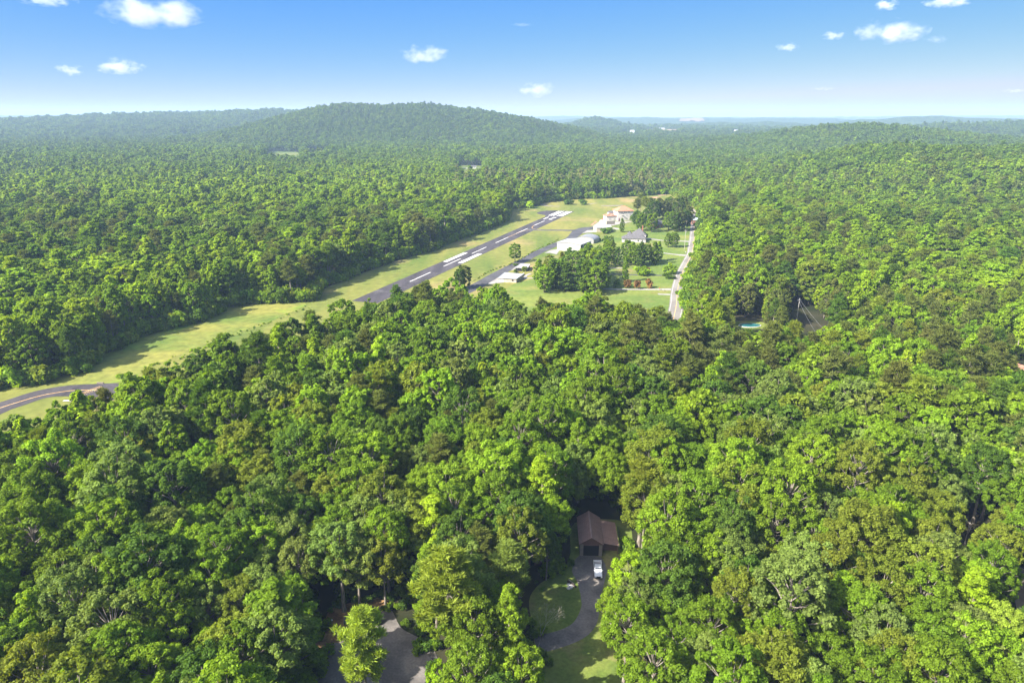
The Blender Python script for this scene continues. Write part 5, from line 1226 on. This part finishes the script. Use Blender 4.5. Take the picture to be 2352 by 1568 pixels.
# ------------------------------------------------------------------ the rest of the woods as one mass; undergrowth along its edges
def scatter(name, rows, protos, kind='stuff', label=None):
    """rows: (x,y,z,scale xy,scale z,rot,proto index,tone)"""
    me = bpy.data.meshes.new(name); n = len(rows)
    me.vertices.add(n); me.vertices.foreach_set('co', np.array([r[:3] for r in rows], np.float32).ravel())
    def attr(nm, ty, key, arr): a = me.attributes.new(nm, ty, 'POINT'); a.data.foreach_set(key, arr)
    attr('scl', 'FLOAT_VECTOR', 'vector', np.array([(r[3], r[3], r[4]) for r in rows], np.float32).ravel())
    attr('rot', 'FLOAT', 'value', np.array([r[5] for r in rows], np.float32))
    attr('pick', 'INT', 'value', np.array([r[6] for r in rows], np.int32))
    attr('tone', 'FLOAT_COLOR', 'color', np.array([(*r[7], 1.0) for r in rows], np.float32).ravel())
    o = bpy.data.objects.new(name, me); C.objects.link(o); tag(o, label, None, None, kind)
    ng = bpy.data.node_groups.new(name + '_growth', 'GeometryNodeTree')
    ng.interface.new_socket('Geometry', in_out='INPUT', socket_type='NodeSocketGeometry'); ng.interface.new_socket('Geometry', in_out='OUTPUT', socket_type='NodeSocketGeometry')
    gi = ng.nodes.new('NodeGroupInput'); go = ng.nodes.new('NodeGroupOutput'); jn = ng.nodes.new('GeometryNodeJoinGeometry'); L = ng.links
    def named(nm, ty): a = ng.nodes.new('GeometryNodeInputNamedAttribute'); a.data_type = ty; a.inputs['Name'].default_value = nm; return a.outputs['Attribute']
    scl = named('scl', 'FLOAT_VECTOR'); rot = named('rot', 'FLOAT'); pick = named('pick', 'INT')
    cx = ng.nodes.new('ShaderNodeCombineXYZ'); L.new(rot, cx.inputs['Z'])
    for k, pm in enumerate(protos):
        po = bpy.data.objects.new(pm.name + '_seed', pm)
        oi = ng.nodes.new('GeometryNodeObjectInfo'); oi.inputs['Object'].default_value = po; oi.inputs['As Instance'].default_value = False
        cp = ng.nodes.new('FunctionNodeCompare'); cp.data_type = 'INT'; cp.operation = 'EQUAL'; L.new(pick, cp.inputs[2]); cp.inputs[3].default_value = k
        ip = ng.nodes.new('GeometryNodeInstanceOnPoints'); L.new(gi.outputs[0], ip.inputs['Points']); L.new(cp.outputs[0], ip.inputs['Selection']); L.new(oi.outputs['Geometry'], ip.inputs['Instance'])
        L.new(cx.outputs[0], ip.inputs['Rotation']); L.new(scl, ip.inputs['Scale']); L.new(ip.outputs[0], jn.inputs[0])
    L.new(jn.outputs[0], go.inputs[0])
    md = o.modifiers.new('growth', 'NODES'); md.node_group = ng
    return o
plist = []; pidx = {}
for kind in ('broad', 'full', 'poplar', 'pine'):
    for v, p in enumerate(PROTO[kind]):
        for lod in ('crown', 'mid', 'far'): pidx[(kind, v, lod)] = len(plist); plist.append(p[lod])
rows = []
for i, t in enumerate(TREES):
    if i in single or t['kind'] == 'bush': continue
    lod = 'crown' if t['d'] < 200 else 'mid' if t['d'] < 850 else 'far'
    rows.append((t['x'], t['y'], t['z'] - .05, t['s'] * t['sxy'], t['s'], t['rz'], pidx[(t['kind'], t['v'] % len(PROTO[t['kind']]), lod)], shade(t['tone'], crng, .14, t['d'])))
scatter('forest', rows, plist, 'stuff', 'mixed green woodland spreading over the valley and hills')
print('TREES', len(TREES), 'single', len(single), 'mass', len(rows))

# undergrowth: bushes at the woods' edges, along the ditches and under the gaps
ub = []; bl = [p['mid'] for p in PROTO['bush']]
def bush(x, y, s, tone, sx=1.0): ub.append((x, y, float(terrain(x, y)) - .1, s * sx, s, RNG.uniform(0, 6.28), int(RNG.integers(0, 4)), shade(tone, RNG, .2)))
cl = [Vector(p) for p in CLEAR]; ctr = sum(cl, Vector((0, 0))) / len(cl)
for i in range(len(cl)):
    a, b = cl[i], cl[(i + 1) % len(cl)]; L_ = (b - a).length; n = int(L_ / 2.2)
    if L_ > 400: continue
    e = (b - a).normalized(); nn = Vector((e.y, -e.x))
    for k in range(n):
        for q in range(2):
            p = a.lerp(b, (k + RNG.random()) / n) + nn * RNG.uniform(-.5, 6) * (1 if True else 1)
            bush(p.x, p.y, RNG.uniform(.7, 2.1) if q else RNG.uniform(1.5, 3.8), RNG.choice(['deep', 'green', 'green', 'fresh', 'olive']), 1.2 if q else .8)
def line_bushes(pts, step, s0, s1, tones, spread):
    c = spline(pts, 6)
    for i in range(len(c) - 1):
        n = max(1, int((c[i + 1] - c[i]).length / step))
        for k in range(n):
            if RNG.random() < .35: continue
            p = c[i].lerp(c[i + 1], k / n); bush(p.x + RNG.normal() * spread, p.y + RNG.normal() * spread, RNG.uniform(s0, s1), RNG.choice(tones), 1.3)
line_bushes([G('B', 290, 990).xy, G('B', 600, 800).xy, G('B', 1020, 660).xy, G('B', 1230, 550).xy, G('B', 1440, 415).xy, G('B', 1800, 255).xy, G('B', 1930, 190).xy], 1.1, .15, .42, ['olive', 'green', 'dull'], .5)
line_bushes([G('d', 530, 775).xy, G('d', 590, 752).xy, G('d', 650, 728).xy, G('d', 715, 702).xy], 1.0, .12, .42, ['green', 'fresh', 'deep'], 1.2)
line_bushes([G('d', 330, 848).xy, G('d', 380, 835).xy, G('d', 420, 818).xy, G('d', 500, 785).xy], 0.6, .15, .5, ['lime', 'lime', 'fresh'], 1.8)
line_bushes([G('d', 270, 872).xy, G('d', 300, 864).xy], 1.0, .4, .9, ['lime', 'fresh'], 1)
line_bushes([G('D', 1965, 1000).xy, G('D', 1990, 800).xy, G('D', 2010, 640).xy, G('D', 2090, 440).xy, G('D', 2180, 250).xy, G('D', 2240, 60).xy, G('A', 2190, 600).xy, G('A', 2185, 460).xy], 1.5, .6, 1.6, ['fresh', 'green', 'lime'], 1.5)
for cpts, n, ss in (([(1440, 1250), (1440, 1300)], 10, 1.0), ([(1220, 1350), (1300, 1300)], 14, .6), ([(770, 1390), (940, 1400)], 26, .8), ([(950, 1440), (1000, 1560)], 18, .9), ([(1225, 1450), (1240, 1560)], 14, .8), ([(720, 1420), (735, 1560)], 20, 1.0)):
    a, b = G('d', *cpts[0]).xy, G('d', *cpts[1]).xy
    for k in range(n): p = a.lerp(b, RNG.random()); bush(p.x + RNG.normal() * 1.2, p.y + RNG.normal() * 2.2 + 1, RNG.uniform(.5, 1.2) * ss, RNG.choice(['deep', 'green', 'fresh']))
kx = [t for t in TREES if t['d'] < 230 and t['kind'] != 'bush']
for t in kx:
    for q in range(2):
        x, y = t['x'] + RNG.normal() * 3.5, t['y'] + RNG.normal() * 3.5
        px_, py_, _ = proj(np.array([[x, y, 1.0]]))
        if any(seg_dist(np.array([[px_[0], py_[0]]]), pl)[0] < 12 for pl in OPEN): continue
        bush(x, y, RNG.uniform(.6, 1.7), RNG.choice(['deep', 'green', 'olive']))
scatter('undergrowth', ub, bl, 'stuff', 'bushes and weeds along the wood edges and ditches')

# ------------------------------------------------------------------ bare trees and twiggy growth
def bare(P, H, label, spread=.5, lean=(0, 0), name='bare_tree', mat=BARKP, depth=5, seed=1, r0=None):
    rnd = random.Random(seed); mb = MB()
    def grow(p, d, l, r, n):
        q = p + d * l; m = p.lerp(q, .5) + Vector((rnd.gauss(0, .05), rnd.gauss(0, .05), 0)) * l
        mb.tube([p, m, q], [r, r * .85, r * .62], 5 if n > 2 else 3)
        if n == 0: return
        for k in range(3 if n > 1 else 4):
            dd = (d + Vector((rnd.gauss(0, spread), rnd.gauss(0, spread), rnd.gauss(.12, spread * .6)))).normalized(); grow(q, dd, l * rnd.uniform(.62, .85), r * .6, n - 1)
    grow(Vector((0, 0, 0)), Vector((lean[0], lean[1], 1)).normalized(), H * .34, r0 or H * .014, depth)
    o = mb.build(name, mat, None, (P.x, P.y, 0)); tag(o, label, 'tree'); return o
bare(G('d', 1487, 920, 8) - Vector((0, 0, 8)), 15, 'pale bare dead tree rising in front of the big round oak', .42, seed=3)
bare(G('d', 1236, 1490, 0), 9, 'pale leafless twiggy tree arching beside the curved drive', .42, (.18, .1), depth=5, seed=8, r0=.05)
bare(G('d', 1390, 900, 14) - Vector((0, 0, 14)), 19, 'grey dead snag poking through the canopy above the garage slope', .3, seed=12, depth=4)
bare(G('d', 2215, 1252), 9, 'straight pale bare trunk in a dark gap of the woods', .12, seed=21, depth=2, r0=.2)
bare(G('d', 2238, 1360, 16) - Vector((0, 0, 16)), 20, 'bare pale spike rising out of the vivid lime cone', .1, seed=23, depth=1, r0=.12)
bare(G('d', 2075, 1275, 13) - Vector((0, 0, 13)), 18, 'bare pale forked limbs beside the tall lime tree', .5, seed=29, depth=3, r0=.13)

#@@SKY
# ------------------------------------------------------------------ clouds, far beyond and above the haze
def cloud(px, py, wpx, hpx, dens, label, alt=1500.0, seed=0):
    v = (CY - (py + hpx * .35)) / F; el = math.atan(v) - PITCH
    dist = min((alt - HC) / math.tan(max(el, .02)), 34000.0)
    u = (px - CX) / F; k = dist / (CP + v * SP); x = u * k; z = HC + (v * CP - SP) * k
    W = wpx / F * k; Hh = hpx / F * k
    bm = bmesh.new(); bmesh.ops.create_icosphere(bm, subdivisions=3, radius=1)
    me = bpy.data.meshes.new('cloud'); bm.to_mesh(me); bm.free()
    o = bpy.data.objects.new('cloud', me); C.objects.link(o); o.location = (x, dist, z + Hh * .35); o.scale = (W * .54, W * .40, Hh * .64)
    mt, nt, out = nodes_of('cloud_vapour'); L = nt.links
    tc = N(nt, 'ShaderNodeTexCoord'); mp = N(nt, 'ShaderNodeMapping'); mp.inputs['Location'].default_value = (seed * 3.1, seed * 1.7, seed * 2.3); mp.inputs['Scale'].default_value = (max(1, wpx / hpx * .55), 1.2, 1.0)
    L.new(tc.outputs['Object'], mp.inputs['Vector'])
    n1 = N(nt, 'ShaderNodeTexNoise'); n1.inputs['Scale'].default_value = 1.35; n1.inputs['Detail'].default_value = 7; n1.inputs['Roughness'].default_value = .6; L.new(mp.outputs[0], n1.inputs['Vector'])
    ln = N(nt, 'ShaderNodeVectorMath', operation='LENGTH'); sq = N(nt, 'ShaderNodeMapping'); sq.inputs['Location'].default_value = (0, 0, .18); sq.inputs['Scale'].default_value = (1, 1, 1.05); L.new(tc.outputs['Object'], sq.inputs['Vector']); L.new(sq.outputs[0], ln.inputs[0])
    sb = N(nt, 'ShaderNodeMath', operation='SUBTRACT'); sb.inputs[0].default_value = .74; L.new(ln.outputs['Value'], sb.inputs[1])
    nm = N(nt, 'ShaderNodeMath', operation='MULTIPLY_ADD'); nm.inputs[1].default_value = 2.8; nm.inputs[2].default_value = -1.35; L.new(n1.outputs['Fac'], nm.inputs[0])
    ad = N(nt, 'ShaderNodeMath', operation='ADD'); L.new(sb.outputs[0], ad.inputs[0]); L.new(nm.outputs[0], ad.inputs[1])
    mr = N(nt, 'ShaderNodeMapRange', interpolation_type='SMOOTHSTEP'); mr.inputs['From Min'].default_value = .0; mr.inputs['From Max'].default_value = .8; mr.inputs['To Max'].default_value = dens * 1.35 / max(W * .6, 1); L.new(ad.outputs[0], mr.inputs['Value'])
    pv = N(nt, 'ShaderNodeVolumePrincipled'); pv.inputs['Color'].default_value = (.965, .965, .975, 1); pv.inputs['Anisotropy'].default_value = .0; L.new(mr.outputs['Result'], pv.inputs['Density'])
    L.new(pv.outputs[0], out.inputs['Volume']); me.materials.append(mt)
    tag(o, label, 'cloud', 'fair weather clouds')
for i, (px, py, w_, h_, dn, lb) in enumerate(((355, 25, 250, 66, 1.5, 'biggest white cloud with a ragged trailing edge above the long ridge'), (162, 159, 62, 27, .9, 'small faint cloud low over the long ridge beside a wider one'), (274, 151, 116, 34, 1.3, 'wide smooth white cloud low over the long ridge'),
        (978, 124, 118, 38, 1.1, 'soft white cloud above the wooded mountain'), (1234, 205, 92, 32, .9, 'low soft cloud above the mountain shoulder'), (2046, 71, 160, 50, 1.7, 'bright heaped white cloud over the low ridges'), (2034, 11, 66, 24, 1.2, 'small bright cloud just above the heaped one'),
        (2180, 2, 120, 26, 1.3, 'white cloud cut by the top border over the ridges'), (1914, 81, 68, 18, .7, 'thin streaky cloud beside the bright heaped one'), (1809, 107, 56, 22, .7, 'little pale cloud farther along from the streaky one'), (110, 2, 130, 22, .9, 'white cloud touching the top border above the long ridge'),
        (1200, 57, 56, 8, .22, 'faint wisp high above the mountain summit'), (2150, 90, 60, 18, .2, 'faint slanting wisp beside the heaped white cloud'), (2330, 208, 60, 10, .3, 'faint flat wisp low over the last ridge'), (1890, 203, 70, 9, .2, 'faint flat wisp low over the valley'))):
    cloud(px, py, w_, h_, dn, lb, seed=i + 1)

# ------------------------------------------------------------------ haze, sun, sky, camera
mb = MB(); mb.box(-11000, 11000, -400, 15500, -1.2, 190); hz = mb.build('haze', [], None); hz['kind'] = 'stuff'
mt, nt, out = nodes_of('valley_air'); pv = N(nt, 'ShaderNodeVolumePrincipled'); pv.inputs['Color'].default_value = (.52, .72, 1.0, 1); pv.inputs['Density'].default_value = .000095; pv.inputs['Anisotropy'].default_value = 0.0
nt.links.new(pv.outputs[0], out.inputs['Volume']); hz.data.materials.append(mt)

SUN_EL = math.radians(39); sh = Vector((.87, .49)).normalized()
sd = bpy.data.lights.new('sun', 'SUN'); sd.energy = 4.6; sd.angle = math.radians(.55); sd.color = (1, .95, .86)
so = bpy.data.objects.new('sun', sd); C.objects.link(so)
dirv = Vector((sh.x * math.cos(SUN_EL), sh.y * math.cos(SUN_EL), -math.sin(SUN_EL)))
so.rotation_euler = dirv.to_track_quat('-Z', 'Y').to_euler(); so.location = (-200, -100, 400)
w = bpy.data.worlds.new('World'); sc.world = w; w.use_nodes = True; nt = w.node_tree; nt.nodes.clear()
sk = nt.nodes.new('ShaderNodeTexSky'); sk.sky_type = 'NISHITA'; sk.sun_disc = False; sk.sun_elevation = SUN_EL; sk.sun_rotation = math.atan2(-sh.x, -sh.y)
sk.altitude = 200; sk.air_density = .4; sk.dust_density = .3; sk.ozone_density = 10
bg = nt.nodes.new('ShaderNodeBackground'); bg.inputs['Strength'].default_value = .075; wo = nt.nodes.new('ShaderNodeOutputWorld')
sp = nt.nodes.new('ShaderNodeSeparateColor'); cb = nt.nodes.new('ShaderNodeCombineColor'); nt.links.new(sk.outputs[0], sp.inputs[0])
for ch, (gain, power, cap) in zip(('Red', 'Green', 'Blue'), ((1.0, 1.35, 3.0), (1.36, .60, 3.2), (5.6, -.2, 4.5))):
    a = nt.nodes.new('ShaderNodeMath'); a.operation = 'POWER'; a.inputs[1].default_value = power; nt.links.new(sp.outputs[ch], a.inputs[0])
    b = nt.nodes.new('ShaderNodeMath'); b.operation = 'MULTIPLY'; b.inputs[1].default_value = gain; nt.links.new(a.outputs[0], b.inputs[0])
    c = nt.nodes.new('ShaderNodeMath'); c.operation = 'MINIMUM'; c.inputs[1].default_value = cap; nt.links.new(b.outputs[0], c.inputs[0]); nt.links.new(c.outputs[0], cb.inputs[ch])
fill_sky = nt.nodes.new('ShaderNodeTexSky'); fill_sky.sky_type = 'NISHITA'; fill_sky.sun_disc = False; fill_sky.sun_elevation = SUN_EL; fill_sky.sun_rotation = sk.sun_rotation; fill_sky.altitude = 200; fill_sky.air_density = 1.0; fill_sky.dust_density = 3.0; fill_sky.ozone_density = .6  # second, whiter sky added overhead, above the view, as fill to lift the shadows
tcw = nt.nodes.new('ShaderNodeTexCoord'); sxw = nt.nodes.new('ShaderNodeSeparateXYZ'); nt.links.new(tcw.outputs['Generated'], sxw.inputs[0])
mrw = nt.nodes.new('ShaderNodeMapRange'); mrw.interpolation_type = 'SMOOTHSTEP'; mrw.inputs['From Min'].default_value = .17; mrw.inputs['From Max'].default_value = .55; nt.links.new(sxw.outputs['Z'], mrw.inputs['Value'])
mxw = nt.nodes.new('ShaderNodeMix'); mxw.data_type = 'RGBA'; nt.links.new(mrw.outputs['Result'], mxw.inputs['Factor']); nt.links.new(cb.outputs[0], mxw.inputs['A']); vm = nt.nodes.new('ShaderNodeVectorMath'); vm.operation = 'SCALE'; vm.inputs['Scale'].default_value = 1.45; nt.links.new(fill_sky.outputs[0], vm.inputs[0])
nt.links.new(vm.outputs[0], mxw.inputs['B'])
nt.links.new(mxw.outputs['Result'], bg.inputs['Color']); nt.links.new(bg.outputs[0], wo.inputs['Surface'])

cd = bpy.data.cameras.new('camera'); cam = bpy.data.objects.new('camera', cd); C.objects.link(cam)
cam.location = (0, 0, HC); cam.rotation_euler = (PI / 2 - PITCH, 0, 0); cd.sensor_width = 36; cd.lens = 36 * F / 2352; cd.clip_start = 1; cd.clip_end = 80000
sc.camera = cam
vs = sc.view_settings; vs.view_transform = 'Standard'; vs.look = 'None'; vs.exposure = 1.6; vs.gamma = 1
cy = sc.cycles; cy.max_bounces = 16; cy.diffuse_bounces = 3; cy.glossy_bounces = 2; cy.transmission_bounces = 3; cy.volume_bounces = 16; cy.transparent_max_bounces = 6
cy.use_denoising = True; cy.denoiser = 'OPENIMAGEDENOISE'; cy.sample_clamp_indirect = 4
cy.volume_step_rate = 1.0; cy.volume_max_steps = 128
